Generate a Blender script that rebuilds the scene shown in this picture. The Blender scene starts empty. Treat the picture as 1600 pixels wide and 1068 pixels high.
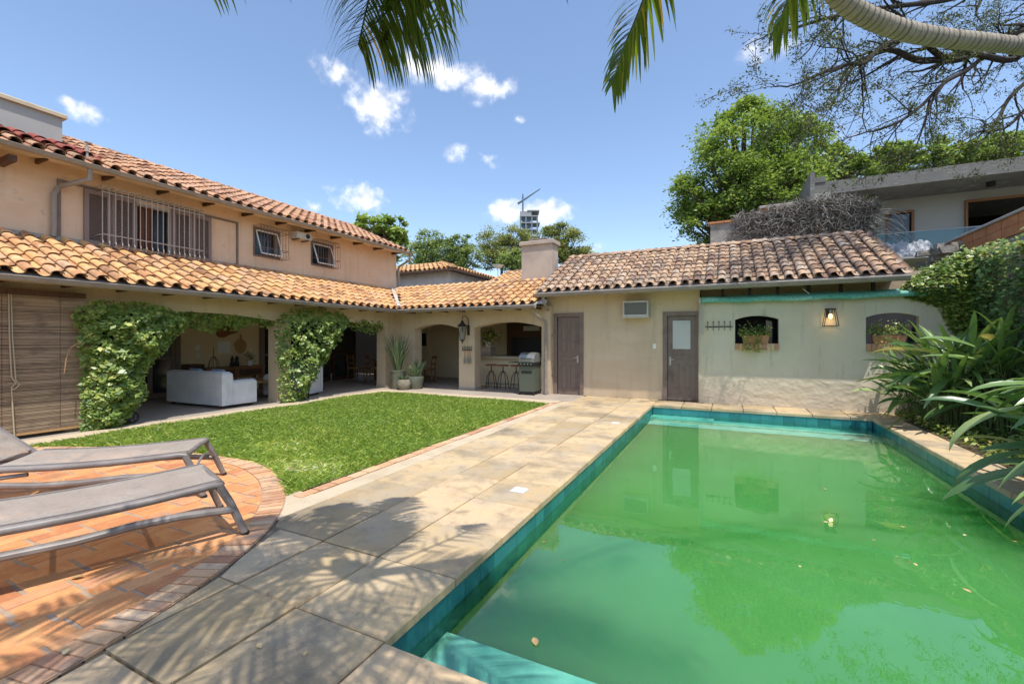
import bpy, math, random
import numpy as np
from mathutils import Vector
random.seed(7); rng = np.random.default_rng(7)
S = bpy.context.scene; COL = S.collection
R = math.radians

# ---------------------------------------------------------------- camera
FPX, HY, YAW = 690.0, 531.0, math.atan(335/690.0)
EYE = 1.5
cam_d = bpy.data.cameras.new('camera'); cam = bpy.data.objects.new('camera', cam_d); COL.objects.link(cam)
cam.location = (0, 0, EYE); cam.rotation_euler = (R(90), 0, YAW)
cam_d.sensor_width = 36; cam_d.lens = 36*FPX/1600; cam_d.shift_y = -(534-HY)/1600
cam_d.clip_start = 0.05; cam_d.clip_end = 3000
S.camera = cam
cs, sn = math.cos(YAW), math.sin(YAW)
def at(px, py, t):
    u = (px-800)/FPX; v = (HY-py)/FPX
    return ((-sn+u*cs)*t, (cs+u*sn)*t, EYE+v*t)

# ---------------------------------------------------------------- sun, sky, exposure
SUN = Vector((0.31, -0.27, 1.0)).normalized()
ld = bpy.data.lights.new('sun', 'SUN'); ld.energy = 2.6; ld.angle = R(0.5); ld.color = (1.0, 0.955, 0.88)
sun = bpy.data.objects.new('sun', ld); COL.objects.link(sun)
sun.rotation_euler = SUN.to_track_quat('Z', 'Y').to_euler()
S.view_settings.view_transform = 'Standard'; S.view_settings.look = 'None'
S.view_settings.exposure = 0.86; S.view_settings.gamma = 1
W = bpy.data.worlds.new('World'); S.world = W; W.use_nodes = True
def world():
    nt = W.node_tree; nt.nodes.clear(); N = nt.nodes.new; L = nt.links.new
    out = N('ShaderNodeOutputWorld'); bg = N('ShaderNodeBackground'); bg.inputs[1].default_value = 0.15
    sky = N('ShaderNodeTexSky'); sky.sky_type = 'NISHITA'; sky.sun_disc = False
    sky.sun_elevation = math.asin(SUN.z); sky.sun_rotation = math.atan2(SUN.x, SUN.y)
    sky.air_density = 1.0; sky.dust_density = 1.0; sky.ozone_density = 1.2; sky.altitude = 50
    tc = N('ShaderNodeTexCoord'); sep = N('ShaderNodeSeparateXYZ'); L(tc.outputs['Generated'], sep.inputs[0])
    def M(op, a, b=None, c=None, clamp=False):
        n = N('ShaderNodeMath'); n.operation = op; n.use_clamp = clamp
        for i, x in enumerate((a, b, c)):
            if x is None: continue
            if isinstance(x, (int, float)): n.inputs[i].default_value = x
            else: L(x, n.inputs[i])
        return n.outputs[0]
    az = M('ARCTAN2', sep.outputs[0], sep.outputs[1]); el = M('ARCSINE', sep.outputs[2])
    n1 = N('ShaderNodeTexNoise'); n1.inputs['Scale'].default_value = 16; n1.inputs['Detail'].default_value = 9; n1.inputs['Roughness'].default_value = .62
    L(tc.outputs['Generated'], n1.inputs['Vector'])
    n2 = N('ShaderNodeTexNoise'); n2.inputs['Scale'].default_value = 46; n2.inputs['Detail'].default_value = 6
    L(tc.outputs['Generated'], n2.inputs['Vector'])
    tot = None
    for px, py, rx, ry, k in CLOUDS:
        x, y, z = at(px, py, 1.0); z -= EYE; h = math.hypot(x, y)
        a0 = math.atan2(x, y); e0 = math.atan2(z, h)
        x2, y2, z2 = at(px+rx, py, 1.0); ra = abs(math.atan2(x2, y2)-a0)+1e-3
        x3, y3, z3 = at(px, py-ry, 1.0); re = abs(math.atan2(z3-EYE, math.hypot(x3, y3))-e0)+1e-3
        da = M('DIVIDE', M('SUBTRACT', az, a0), ra); de = M('DIVIDE', M('SUBTRACT', el, e0), re)
        d = M('SQRT', M('ADD', M('MULTIPLY', da, da), M('MULTIPLY', de, de)))
        m = M('MULTIPLY', M('SUBTRACT', 1.0, d), k)
        tot = m if tot is None else M('MAXIMUM', tot, m)
    tot = M('MAXIMUM', tot, -2.0)
    dens = M('ADD', M('MULTIPLY', tot, 0.95), M('ADD', M('MULTIPLY', M('SUBTRACT', n1.outputs[0], .5), 4.2), M('MULTIPLY', M('SUBTRACT', n2.outputs[0], .5), 1.6)))
    mask = N('ShaderNodeMapRange'); mask.interpolation_type = 'SMOOTHSTEP'
    L(dens, mask.inputs[0]); mask.inputs[1].default_value = .0; mask.inputs[2].default_value = 1.6
    gate = N('ShaderNodeMapRange'); gate.interpolation_type = 'SMOOTHSTEP'; L(tot, gate.inputs[0]); gate.inputs[1].default_value = -.45; gate.inputs[2].default_value = .25
    fac = M('MULTIPLY', mask.outputs[0], gate.outputs[0]); fac = M('MULTIPLY', fac, .93)
    cc = N('ShaderNodeMapRange'); L(n2.outputs[0], cc.inputs[0]); cc.inputs[1].default_value = .3; cc.inputs[2].default_value = .7
    cc.inputs[3].default_value = 3.7; cc.inputs[4].default_value = 5.6
    comb = N('ShaderNodeCombineColor'); L(cc.outputs[0], comb.inputs[0]); L(cc.outputs[0], comb.inputs[1])
    L(M('MULTIPLY', cc.outputs[0], 1.04), comb.inputs[2])
    # whole sky multiplied by one slightly darkening tint
    tint = N('ShaderNodeMix'); tint.data_type = 'RGBA'; tint.blend_type = 'MULTIPLY'; tint.inputs[0].default_value = 1
    L(sky.outputs[0], tint.inputs[6]); tint.inputs[7].default_value = SKYTINT
    mx = N('ShaderNodeMix'); mx.data_type = 'RGBA'
    L(fac, mx.inputs[0]); L(tint.outputs[2], mx.inputs[6]); L(comb.outputs[0], mx.inputs[7])
    L(mx.outputs[2], bg.inputs[0]); L(bg.outputs[0], out.inputs[0])
SKYTINT = (.875, .885, .90, 1)
CLOUDS = [(700,112,66,32,1.7),(758,138,50,26,1.6),(650,100,34,24,1.4),(585,168,62,46,1.9),(525,112,38,30,1.4),(560,308,62,26,1.8),(490,322,20,12,1.5),
          (795,334,46,24,1.9),(850,332,54,26,1.9),(143,178,36,18,1.2),(108,160,20,8,.8),(808,186,15,9,.9),(1210,70,60,22,.8),(1300,210,40,20,.8),
          (915,395,34,16,1.3),(762,248,22,12,.7),(715,240,20,12,.6)]
world()

# ---------------------------------------------------------------- materials
def mat(name, base, rough=.8, noise=None, attr=None, bump=None, spec=.3, extra=None, metal=0, scale=1.0):
    """base: rgb; noise: list of (scale, detail, colour, lo, hi, stretch) layers mixed over; attr: ramp stops on per-face value"""
    m = bpy.data.materials.new(name); m.use_nodes = True; nt = m.node_tree; N = nt.nodes.new; L = nt.links.new
    b = nt.nodes['Principled BSDF']; b.inputs['Roughness'].default_value = rough; b.inputs['Specular IOR Level'].default_value = spec
    b.inputs['Metallic'].default_value = metal
    tc = N('ShaderNodeTexCoord')
    if attr:
        a = N('ShaderNodeAttribute'); a.attribute_name = 'rnd'
        r = N('ShaderNodeValToRGB'); cr = r.color_ramp
        while len(cr.elements) > 1: cr.elements.remove(cr.elements[-1])
        cr.elements[0].position = attr[0][0]; cr.elements[0].color = (*attr[0][1], 1)
        for p, c in attr[1:]:
            e = cr.elements.new(p); e.color = (*c, 1)
        L(a.outputs['Fac'], r.inputs[0]); cur = r.outputs[0]
    else:
        rgb = N('ShaderNodeRGB'); rgb.outputs[0].default_value = (*base, 1); cur = rgb.outputs[0]
    for ly in (noise or []):
        sc, det, col, lo, hi = ly[:5]; st = ly[5] if len(ly) > 5 else (1, 1, 1); amt = ly[6] if len(ly) > 6 else 1
        mp = N('ShaderNodeMapping'); mp.inputs['Scale'].default_value = st; L(tc.outputs['Object'], mp.inputs[0])
        n = N('ShaderNodeTexNoise'); n.inputs['Scale'].default_value = sc; n.inputs['Detail'].default_value = det; n.inputs['Roughness'].default_value = .6
        L(mp.outputs[0], n.inputs[0])
        mr = N('ShaderNodeMapRange'); L(n.outputs[0], mr.inputs[0]); mr.inputs[1].default_value = lo; mr.inputs[2].default_value = hi; mr.inputs[4].default_value = amt
        mx = N('ShaderNodeMix'); mx.data_type = 'RGBA'; L(mr.outputs[0], mx.inputs[0]); L(cur, mx.inputs[6]); mx.inputs[7].default_value = (*col, 1)
        cur = mx.outputs[2]
    L(cur, b.inputs['Base Color'])
    if bump:
        h = None
        for sc, det, st, strength in bump:
            n = N('ShaderNodeTexNoise'); n.inputs['Scale'].default_value = sc; n.inputs['Detail'].default_value = det
            L(tc.outputs['Object'], n.inputs[0])
            bp = N('ShaderNodeBump'); bp.inputs['Strength'].default_value = strength; bp.inputs['Distance'].default_value = st
            L(n.outputs[0], bp.inputs['Height'])
            if h: L(h, bp.inputs['Normal'])
            h = bp.outputs[0]
        L(h, b.inputs['Normal'])
    if extra: extra(m, nt, b, tc, cur)
    return m
def leafmat(name, stops, trans=.35, rough=.45, spec=.35):
    m = mat(name, (0,0,0), rough, attr=stops, spec=spec)
    nt = m.node_tree; b = nt.nodes['Principled BSDF']; out = nt.nodes['Material Output']
    src = b.inputs['Base Color'].links[0].from_socket
    t = nt.nodes.new('ShaderNodeBsdfTranslucent'); mx = nt.nodes.new('ShaderNodeMixShader'); mx.inputs[0].default_value = trans
    g = nt.nodes.new('ShaderNodeMix'); g.data_type = 'RGBA'; g.blend_type = 'MULTIPLY'; g.inputs[0].default_value = 1; g.inputs[7].default_value = (1.25, 1.2, .5, 1)
    nt.links.new(src, g.inputs[6]); nt.links.new(g.outputs[2], t.inputs[0])
    nt.links.new(b.outputs[0], mx.inputs[1]); nt.links.new(t.outputs[0], mx.inputs[2]); nt.links.new(mx.outputs[0], out.inputs[0])
    return m
M = {}
M['plaster_pink'] = mat('plaster_pink', (.72,.50,.34), .9, [(1.1,4,(.64,.44,.29),.45,.75),(.6,6,(.76,.60,.46),.5,.8,(1,1,3)),(7,4,(.45,.32,.22),.62,.85),(2.2,7,(.40,.28,.19),.54,.80,(2.2,2.2,.22),.55)], bump=[(60,4,.004,.5),(6,3,.01,.4)])
M['plaster_cream'] = mat('plaster_cream', (.58,.46,.31), .9, [(1.0,4,(.50,.39,.27),.45,.75),(.8,6,(.62,.52,.38),.5,.8,(1,1,3)),(9,5,(.36,.29,.2),.64,.85),(2.2,7,(.33,.27,.19),.54,.80,(2.2,2.2,.22),.55)], bump=[(50,4,.004,.5),(5,3,.012,.5)])
def rough_low(m, nt, b, tc, cur):
    N = nt.nodes.new; L = nt.links.new
    sep = N('ShaderNodeSeparateXYZ'); geo = N('ShaderNodeNewGeometry'); L(geo.outputs['Position'], sep.inputs[0])
    n0 = N('ShaderNodeTexNoise'); n0.inputs['Scale'].default_value = 1.6; L(geo.outputs['Position'], n0.inputs[0])
    ad = N('ShaderNodeMath'); ad.operation = 'MULTIPLY_ADD'; L(n0.outputs[0], ad.inputs[0]); ad.inputs[1].default_value = -.7; L(sep.outputs[2], ad.inputs[2])
    mr = N('ShaderNodeMapRange'); L(ad.outputs[0], mr.inputs[0]); mr.inputs[1].default_value = .42; mr.inputs[2].default_value = .28
    mp = N('ShaderNodeMapping'); mp.inputs['Scale'].default_value = (1,1,1.35); L(geo.outputs['Position'], mp.inputs[0])
    n = N('ShaderNodeTexNoise'); n.inputs['Scale'].default_value = 5; n.inputs['Detail'].default_value = 5; L(mp.outputs[0], n.inputs[0])
    mu = N('ShaderNodeMath'); mu.operation = 'MULTIPLY'; L(n.outputs[0], mu.inputs[0]); L(mr.outputs[0], mu.inputs[1])
    bp = N('ShaderNodeBump'); bp.inputs['Distance'].default_value = .045; bp.inputs['Strength'].default_value = .75; L(mu.outputs[0], bp.inputs['Height'])
    old = b.inputs['Normal'].links[0].from_socket; L(old, bp.inputs['Normal']); L(bp.outputs[0], b.inputs['Normal'])
    mx = N('ShaderNodeMix'); mx.data_type = 'RGBA'; L(mr.outputs[0], mx.inputs[0]); L(cur, mx.inputs[6]); mx.inputs[7].default_value = (.60,.51,.38,1)
    L(mx.outputs[2], b.inputs['Base Color'])
M['plaster_pool'] = mat('plaster_pool', (.64,.54,.385), .9, [(1.2,4,(.54,.47,.345),.45,.75),(.9,6,(.66,.59,.46),.5,.8,(1,1,.4)),(2.5,6,(.38,.34,.26),.58,.8,(3,1,.35))], bump=[(50,4,.004,.5),(4,3,.012,.5)], extra=rough_low)
M['plaster_white'] = mat('plaster_white', (.64,.60,.60), .9, [(2,5,(.42,.40,.38),.4,.8)], bump=[(30,3,.005,.4)])
M['plaster_grey'] = mat('plaster_grey', (.52,.42,.335), .9, [(2,5,(.36,.30,.25),.4,.8),(1.5,5,(.25,.2,.16),.62,.8,(3,3,.5))], bump=[(30,3,.005,.4)])
M['plaster_inside'] = mat('plaster_inside', (.74,.60,.40), .9, [(1.2,4,(.68,.55,.36),.4,.8)])
M['slate_wall'] = mat('slate_wall', (.075,.082,.10), .85, [(3,4,(.055,.06,.075),.4,.7)])
M['ceiling'] = mat('ceiling', (.68,.56,.40), .9, [(3,4,(.48,.38,.25),.4,.8)])
M['tile'] = mat('roof_tile_orange', (0,0,0), .85, attr=[(0,(0.270,0.137,0.073)),(.14,(0.458,0.225,0.103)),(.4,(0.603,0.323,0.133)),(.65,(0.686,0.412,0.172)),(.85,(0.624,0.333,0.155)),(1,(0.541,0.343,0.215))],
    noise=[(5,5,(.72,.51,.28),.5,.75),(17,7,(.26,.15,.09),.53,.72),(1.7,7,(.28,.19,.13),.54,.74),(45,5,(.20,.14,.10),.60,.75)], bump=[(60,4,.004,.6)])
M['tile_upper'] = mat('roof_tile_brown', (0,0,0), .85, attr=[(0,(.24,.10,.06)),(.15,(.40,.19,.10)),(.5,(.54,.28,.15)),(.8,(.60,.34,.19)),(1,(.50,.30,.2))],
    noise=[(6,5,(.60,.43,.29),.52,.8),(15,7,(.19,.12,.085),.50,.70),(1.5,7,(.21,.15,.12),.53,.72),(45,5,(.15,.11,.09),.58,.74)], bump=[(60,4,.004,.6)])
M['tile_old'] = mat('roof_tile_weathered', (0,0,0), .9, attr=[(0,(.18,.11,.075)),(.2,(.33,.20,.13)),(.5,(.46,.30,.19)),(.8,(.54,.36,.22)),(1,(.44,.34,.26))],
    noise=[(4,6,(.50,.42,.33),.55,.75),(9,7,(.14,.11,.09),.52,.68),(1.2,6,(.17,.14,.12),.52,.72)], bump=[(50,5,.006,.8)])
M['tile_red'] = mat('roof_tile_red', (.26,.07,.055), .8, [(8,5,(.42,.16,.1),.5,.8),(14,5,(.1,.04,.04),.6,.8)], bump=[(50,4,.004,.6)])
M['mortar'] = mat('mortar', (.38,.34,.29), .95, [(9,5,(.25,.22,.19),.4,.8)])
M['gutter'] = mat('gutter_paint', (.30,.25,.21), .5, [(5,5,(.22,.18,.15),.45,.8),(3,5,(.40,.36,.31),.55,.8,(1,1,8))], spec=.4)
M['brown_paint'] = mat('brown_paint', (.20,.145,.115), .5, [(14,5,(.21,.15,.12),.4,.8,(6,6,.6)),(4,5,(.12,.08,.065),.5,.8)], spec=.4)
M['shutter'] = mat('shutter_paint', (.24,.165,.14), .55, [(14,5,(.29,.21,.18),.4,.8,(6,6,.6))], spec=.35)
M['dark_wood'] = mat('dark_wood', (.07,.035,.02), .6, [(8,6,(.12,.06,.03),.4,.7,(5,5,.5))])
M['wood'] = mat('warm_wood', (.22,.09,.035), .5, [(8,6,(.32,.15,.06),.4,.7,(.6,5,5))])
M['light_wood'] = mat('light_wood', (.42,.24,.10), .5, [(8,6,(.5,.3,.14),.4,.7,(.6,5,5))])
M['black'] = mat('black_metal', (.018,.016,.015), .5, spec=.4)
M['iron'] = mat('wrought_iron', (.03,.027,.025), .55, spec=.4)
M['grille_white'] = mat('grille_paint', (.42,.36,.31), .5)
M['grille_brown'] = mat('grille_brown', (.16,.10,.08), .5)
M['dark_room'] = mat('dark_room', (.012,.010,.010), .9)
M['curtain'] = mat('curtain', (.16,.06,.03), .9, [(6,3,(.05,.02,.01),.45,.6,(8,8,.1))])
M['white'] = mat('white_paint', (.75,.74,.70), .5, [(5,4,(.6,.58,.54),.5,.8)])
M['frosted'] = mat('frosted_pane', (.50,.50,.46), .35, [(2,3,(.44,.45,.42),.4,.7)], spec=.5)
M['glassdark'] = mat('dark_glass', (.02,.025,.03), .08, spec=.6)
M['aircon'] = mat('aircon_case', (.50,.48,.43), .5, [(6,4,(.38,.35,.3),.5,.8)])
M['aircon_in'] = mat('aircon_grille', (.24,.23,.20), .6)
M['sofa'] = mat('sofa_linen', (.62,.62,.62), .95, [(3,5,(.50,.50,.51),.4,.8)], bump=[(7,4,.03,.7),(180,2,.002,.4)])
M['cushion'] = mat('cushion_blue', (.28,.36,.48), .9)
M['floor'] = mat('veranda_floor', (.42,.355,.29), .55, [(1.4,5,(.33,.28,.23),.4,.75),(7,6,(.22,.19,.16),.6,.8)], spec=.35, bump=[(25,4,.003,.3)])
M['edge_stone'] = mat('edge_stone', (.55,.45,.31), .85, [(3,6,(.44,.34,.22),.45,.75),(10,6,(.3,.23,.15),.6,.8)], bump=[(30,4,.005,.5)])
M['slab'] = mat('sandstone_slab', (0,0,0), .85, attr=[(0,(0.382,0.281,0.154)),(.35,(0.513,0.374,0.208)),(.7,(0.590,0.437,0.244)),(1,(0.623,0.447,0.266))],
    noise=[(2.2,7,(.42,.35,.255),.45,.72),(1.3,8,(.22,.18,.125),.50,.70),(6,7,(.32,.25,.16),.52,.74),(30,5,(.30,.25,.18),.60,.82),(1.0,6,(.58,.40,.2),.62,.74),(70,3,(.68,.6,.45),.64,.8)],
    bump=[(40,6,.006,.5),(3,5,.02,.5)])
M['joint'] = mat('joint_dirt', (.19,.16,.115), .95, [(20,5,(.22,.19,.13),.4,.7)])
M['brick_floor'] = mat('terracotta_paver', (0,0,0), .8, attr=[(0,(0.469,0.180,0.085)),(.3,(0.580,0.243,0.093)),(.6,(0.642,0.288,0.112)),(.85,(0.683,0.343,0.148)),(1,(0.570,0.262,0.148))],
    noise=[(5,6,(.74,.40,.16),.48,.78),(16,6,(.42,.19,.09),.55,.8),(2.0,6,(.50,.24,.15),.55,.78),(90,3,(.82,.52,.3),.62,.8),(1.6,7,(.30,.17,.11),.62,.76)], bump=[(45,5,.005,.6),(8,4,.01,.5)])
M['paver_mortar'] = mat('paver_mortar', (.42,.31,.22), .95, [(12,6,(.33,.25,.185),.4,.75),(3,5,(.42,.3,.2),.5,.8)], bump=[(60,4,.005,.6)])
M['brick_ring'] = mat('border_brick', (0,0,0), .85, attr=[(0,(0.420,0.210,0.120)),(.4,(0.580,0.320,0.166)),(.8,(0.660,0.410,0.221)),(1,(0.560,0.400,0.258))],
    noise=[(6,6,(.58,.42,.29),.48,.78),(16,6,(.28,.17,.12),.55,.8),(2,6,(.30,.24,.2),.58,.76)], bump=[(45,5,.006,.6)])
M['soil'] = mat('soil', (.12,.085,.05), .95, [(8,6,(.07,.05,.03),.4,.7)], bump=[(12,5,.03,.6)])
M['lawn_base'] = mat('lawn_base', (.14,.19,.05), .95, [(6,6,(.13,.11,.045),.5,.75),(1.2,5,(.16,.19,.05),.45,.7)])
M['ground'] = mat('ground', (.13,.13,.07), .95, [(.5,6,(.09,.11,.04),.4,.7)])
M['grass'] = leafmat('grass_blade', [(0,(0.148,0.237,0.043)),(.35,(0.266,0.405,0.073)),(.7,(0.466,0.569,0.116)),(.9,(0.798,0.758,0.232)),(.96,(0.900,0.900,0.488)),(1,(0.900,0.900,0.634))], .45, .5)
M['ivy'] = leafmat('ivy_leaf', [(0,(0.046,0.085,0.029)),(.4,(0.103,0.182,0.049)),(.75,(0.204,0.300,0.086)),(.93,(0.383,0.450,0.148)),(1,(0.561,0.428,0.173))], .25, .5, .3)
M['ivy_light'] = leafmat('climber_leaf', [(0,(0.085,0.147,0.033)),(.4,(0.170,0.271,0.055)),(.75,(0.368,0.438,0.099)),(.93,(0.623,0.626,0.177)),(1,(0.793,0.543,0.199))], .3, .35, .5)
M['tree_bright'] = leafmat('tree_leaf_bright', [(0,(0.097,0.164,0.049)),(.4,(0.210,0.312,0.090)),(.75,(0.362,0.475,0.140)),(1,(0.534,0.624,0.245))], .4)
M['tree_mid'] = leafmat('tree_leaf_mid', [(0,(0.095,0.158,0.058)),(.4,(0.202,0.292,0.106)),(.75,(0.343,0.413,0.151)),(1,(0.530,0.559,0.228))], .35)
M['tree_olive'] = leafmat('tree_leaf_olive', [(0,(0.128,0.161,0.065)),(.4,(0.229,0.271,0.102)),(.75,(0.357,0.383,0.153)),(1,(0.510,0.493,0.217))], .35)
M['tree_far'] = leafmat('feathery_leaf', [(0,(0.036,0.052,0.024)),(.5,(0.084,0.105,0.042)),(1,(0.180,0.199,0.072))], .35)
M['bark'] = mat('bark', (.10,.075,.055), .95, [(6,6,(.19,.16,.13),.45,.75,(1,1,.4))], bump=[(20,5,.02,.7)])
M['bark_dark'] = mat('bark_dark', (.035,.027,.023), .95, [(6,6,(.075,.06,.05),.45,.75)], bump=[(20,5,.02,.7)])
M['palm_leaf'] = leafmat('palm_leaflet', [(0,(0.084,0.137,0.029)),(.5,(0.168,0.251,0.040)),(.8,(0.337,0.365,0.061)),(.92,(0.900,0.501,0.100)),(1,(0.900,0.546,0.120))], .4, .4)
def rings(m, nt, b, tc, cur): pass
M['palm_trunk'] = mat('palm_trunk', (0,0,0), .9, attr=[(0,(.12,.10,.075)),(.3,(.26,.225,.175)),(1,(.36,.32,.26))], noise=[(30,5,(.20,.17,.12),.5,.8),(5,5,(.12,.13,.07),.6,.8)], bump=[(60,5,.004,.6)])
M['strel'] = leafmat('lance_leaf', [(0,(0.064,0.141,0.046)),(.5,(0.153,0.260,0.079)),(.8,(0.260,0.378,0.125)),(.95,(0.434,0.518,0.204)),(1,(0.823,0.678,0.317))], .22, .3, .6)
M['stem'] = mat('green_stem', (.13,.17,.06), .5)
M['sanse'] = leafmat('sansevieria_leaf', [(0,(0.045,0.084,0.036)),(.5,(0.091,0.140,0.069)),(1,(0.200,0.243,0.118))], .1, .4)
M['pot_green'] = mat('glazed_pot', (.10,.115,.085), .3, [(5,4,(.17,.17,.12),.4,.7)], spec=.6)
M['pot_stone'] = mat('stone_pot', (.20,.18,.13), .8, [(10,4,(.3,.26,.2),.4,.7)])
M['terracotta'] = mat('terracotta_pot', (.50,.24,.13), .85, [(8,4,(.38,.18,.1),.4,.7)])
M['blind'] = mat('blind_slat', (0,0,0), .75, attr=[(0,(0.217,0.152,0.098)),(.5,(0.334,0.239,0.154)),(1,(0.450,0.334,0.217))], noise=[(9,4,(.14,.10,.07),.5,.8,(1,.4,1))])
M['cord'] = mat('cord', (.45,.38,.26), .9)
M['teal_tile'] = mat('pool_tile', (0,0,0), .28, attr=[(0,(.010,.12,.13)),(.5,(.018,.17,.18)),(1,(.035,.23,.235))], noise=[(9,5,(.03,.25,.24),.5,.8),(3,6,(.006,.10,.10),.55,.75)], spec=.5, bump=[(20,3,.003,.5)])
M['pool_step'] = mat('pool_step', (.30,.62,.58), .6, [(5,4,(.14,.45,.42),.4,.7)])
M['grout'] = mat('grout', (.02,.08,.085), .9)
M['awning'] = mat('awning_canvas', (.13,.42,.36), .7, [(4,5,(.38,.64,.58),.5,.75,(.3,2,2)),(20,3,(.03,.16,.13),.5,.8)], bump=[(12,4,.01,.6)])
M['lounger'] = mat('lounger_frame', (.18,.155,.14), .4, [(4,5,(.29,.26,.24),.4,.7),(30,4,(.15,.13,.12),.6,.8)], spec=.45)
def weave(m, nt, b, tc, cur):
    N = nt.nodes.new; L = nt.links.new
    w = N('ShaderNodeTexChecker'); w.inputs['Scale'].default_value = 260; L(tc.outputs['Object'], w.inputs[0])
    bp = N('ShaderNodeBump'); bp.inputs['Distance'].default_value = .002; bp.inputs['Strength'].default_value = .5; L(w.outputs['Fac'], bp.inputs['Height']); L(bp.outputs[0], b.inputs['Normal'])
M['sling'] = mat('lounger_sling', (.46,.39,.325), .85, [(2.2,6,(.58,.51,.43),.45,.75),(9,6,(.34,.29,.24),.52,.8),(50,3,(.38,.32,.27),.5,.75)], extra=weave)
_nt = M['sling'].node_tree; _t = _nt.nodes.new('ShaderNodeBsdfTransparent'); _m = _nt.nodes.new('ShaderNodeMixShader'); _m.inputs[0].default_value = .36   # open mesh fabric lets sun through
_nt.links.new(_nt.nodes['Principled BSDF'].outputs[0], _m.inputs[1]); _nt.links.new(_t.outputs[0], _m.inputs[2]); _nt.links.new(_m.outputs[0], _nt.nodes['Material Output'].inputs[0])
M['steel'] = mat('grill_steel', (.32,.33,.31), .35, spec=.5, metal=.6)
M['grill_green'] = mat('grill_cabinet', (.10,.115,.085), .45)
M['concrete'] = mat('raw_concrete', (.21,.20,.185), .9, [(1.4,7,(.17,.16,.15),.45,.7),(3,6,(.42,.41,.38),.55,.8,(1,1,5))], bump=[(20,5,.02,.5)])
M['concrete_l'] = mat('pale_render', (.40,.385,.36), .9, [(1.2,6,(.36,.35,.33),.45,.7)])
M['concrete_w'] = mat('stained_wall', (.38,.35,.32), .95, [(2.5,7,(.22,.20,.18),.42,.68),(7,6,(.14,.12,.11),.55,.8)], bump=[(15,5,.02,.6)])
M['vine_dry'] = mat('dry_vine', (0,0,0), .95, attr=[(0,(.12,.105,.09)),(.5,(.23,.205,.18)),(1,(.42,.39,.35))])
M['brick'] = mat('orange_brick', (.48,.20,.09), .85, [(5,5,(.58,.28,.13),.45,.75),(14,5,(.3,.13,.07),.6,.8)], bump=[(30,4,.006,.5)])
M['stone'] = mat('rubble_stone', (.36,.32,.27), .95, [(5,6,(.36,.33,.29),.45,.7),(3,5,(.13,.11,.09),.55,.8)], bump=[(6,5,.06,.8)])
M['tarp'] = mat('plastic_sheet', (.34,.345,.36), .6, [(4,5,(.26,.27,.29),.45,.7)], spec=.5)
M['steel_blue'] = mat('tower_steel', (.16,.20,.26), .6)
M['tower'] = mat('tower_floor', (.30,.31,.33), .8)
M['leaf_dry'] = mat('dry_leaf', (0,0,0), .8, attr=[(0,(.20,.11,.05)),(.5,(.42,.27,.12)),(1,(.62,.50,.28))])
M['bulb'] = mat('bulb_glow', (1,.8,.5), .3)
_b = M['bulb'].node_tree.nodes['Principled BSDF']; _b.inputs['Emission Color'].default_value = (1,.72,.35,1); _b.inputs['Emission Strength'].default_value = 1.1
def glassmat(name, tint, rough=.02, ior=1.5):
    m = bpy.data.materials.new(name); m.use_nodes = True; nt = m.node_tree; nt.nodes.clear(); N = nt.nodes.new; L = nt.links.new
    out = N('ShaderNodeOutputMaterial'); t = N('ShaderNodeBsdfTransparent'); t.inputs[0].default_value = (*tint, 1)
    g = N('ShaderNodeBsdfGlossy'); g.inputs['Roughness'].default_value = rough; g.inputs[0].default_value = (.9,.95,1,1)
    f = N('ShaderNodeFresnel'); f.inputs[0].default_value = ior; mx = N('ShaderNodeMixShader')
    L(f.outputs[0], mx.inputs[0]); L(t.outputs[0], mx.inputs[1]); L(g.outputs[0], mx.inputs[2]); L(mx.outputs[0], out.inputs[0]); return m
M['glass'] = glassmat('clear_pane', (.8,.86,.88), ior=1.2)
M['balcony_glass'] = glassmat('balcony_pane', (.55,.72,.75))
def watermat():
    m = bpy.data.materials.new('pool_water'); m.use_nodes = True; nt = m.node_tree; nt.nodes.clear(); N = nt.nodes.new; L = nt.links.new
    out = N('ShaderNodeOutputMaterial'); t = N('ShaderNodeBsdfTransparent'); t.inputs[0].default_value = (.80,.98,.92,1)
    df = N('ShaderNodeBsdfDiffuse'); df.inputs[0].default_value = (.07,.30,.10,1)
    m1 = N('ShaderNodeMixShader'); m1.inputs[0].default_value = .10; L(t.outputs[0], m1.inputs[1]); L(df.outputs[0], m1.inputs[2])
    g = N('ShaderNodeBsdfGlossy'); g.inputs['Roughness'].default_value = .0; g.inputs[0].default_value = (.95,1,1,1)
    tc = N('ShaderNodeTexCoord'); n = N('ShaderNodeTexNoise'); n.inputs['Scale'].default_value = 3.2; n.inputs['Detail'].default_value = 3; L(tc.outputs['Object'], n.inputs[0])
    bp = N('ShaderNodeBump'); bp.inputs['Distance'].default_value = .0022; bp.inputs['Strength'].default_value = .55; L(n.outputs[0], bp.inputs['Height'])
    L(bp.outputs[0], g.inputs['Normal'])
    f = N('ShaderNodeFresnel'); f.inputs[0].default_value = 1.75; L(bp.outputs[0], f.inputs['Normal'])
    mx = N('ShaderNodeMixShader'); L(f.outputs[0], mx.inputs[0]); L(m1.outputs[0], mx.inputs[1]); L(g.outputs[0], mx.inputs[2]); L(mx.outputs[0], out.inputs[0]); return m
M['water'] = watermat()
def murk_sss(m, nt, b, tc, cur):
    b.inputs['Subsurface Weight'].default_value = 1.0; b.inputs['Subsurface Radius'].default_value = (.35, .8, .35); b.inputs['Subsurface Scale'].default_value = 3.0
    b.subsurface_method = 'BURLEY'
M['murk'] = mat('murky_water', (.12,.305,.085), 1.0, [(.7,4,(.15,.36,.115),.35,.75)], spec=0, extra=murk_sss)

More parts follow.
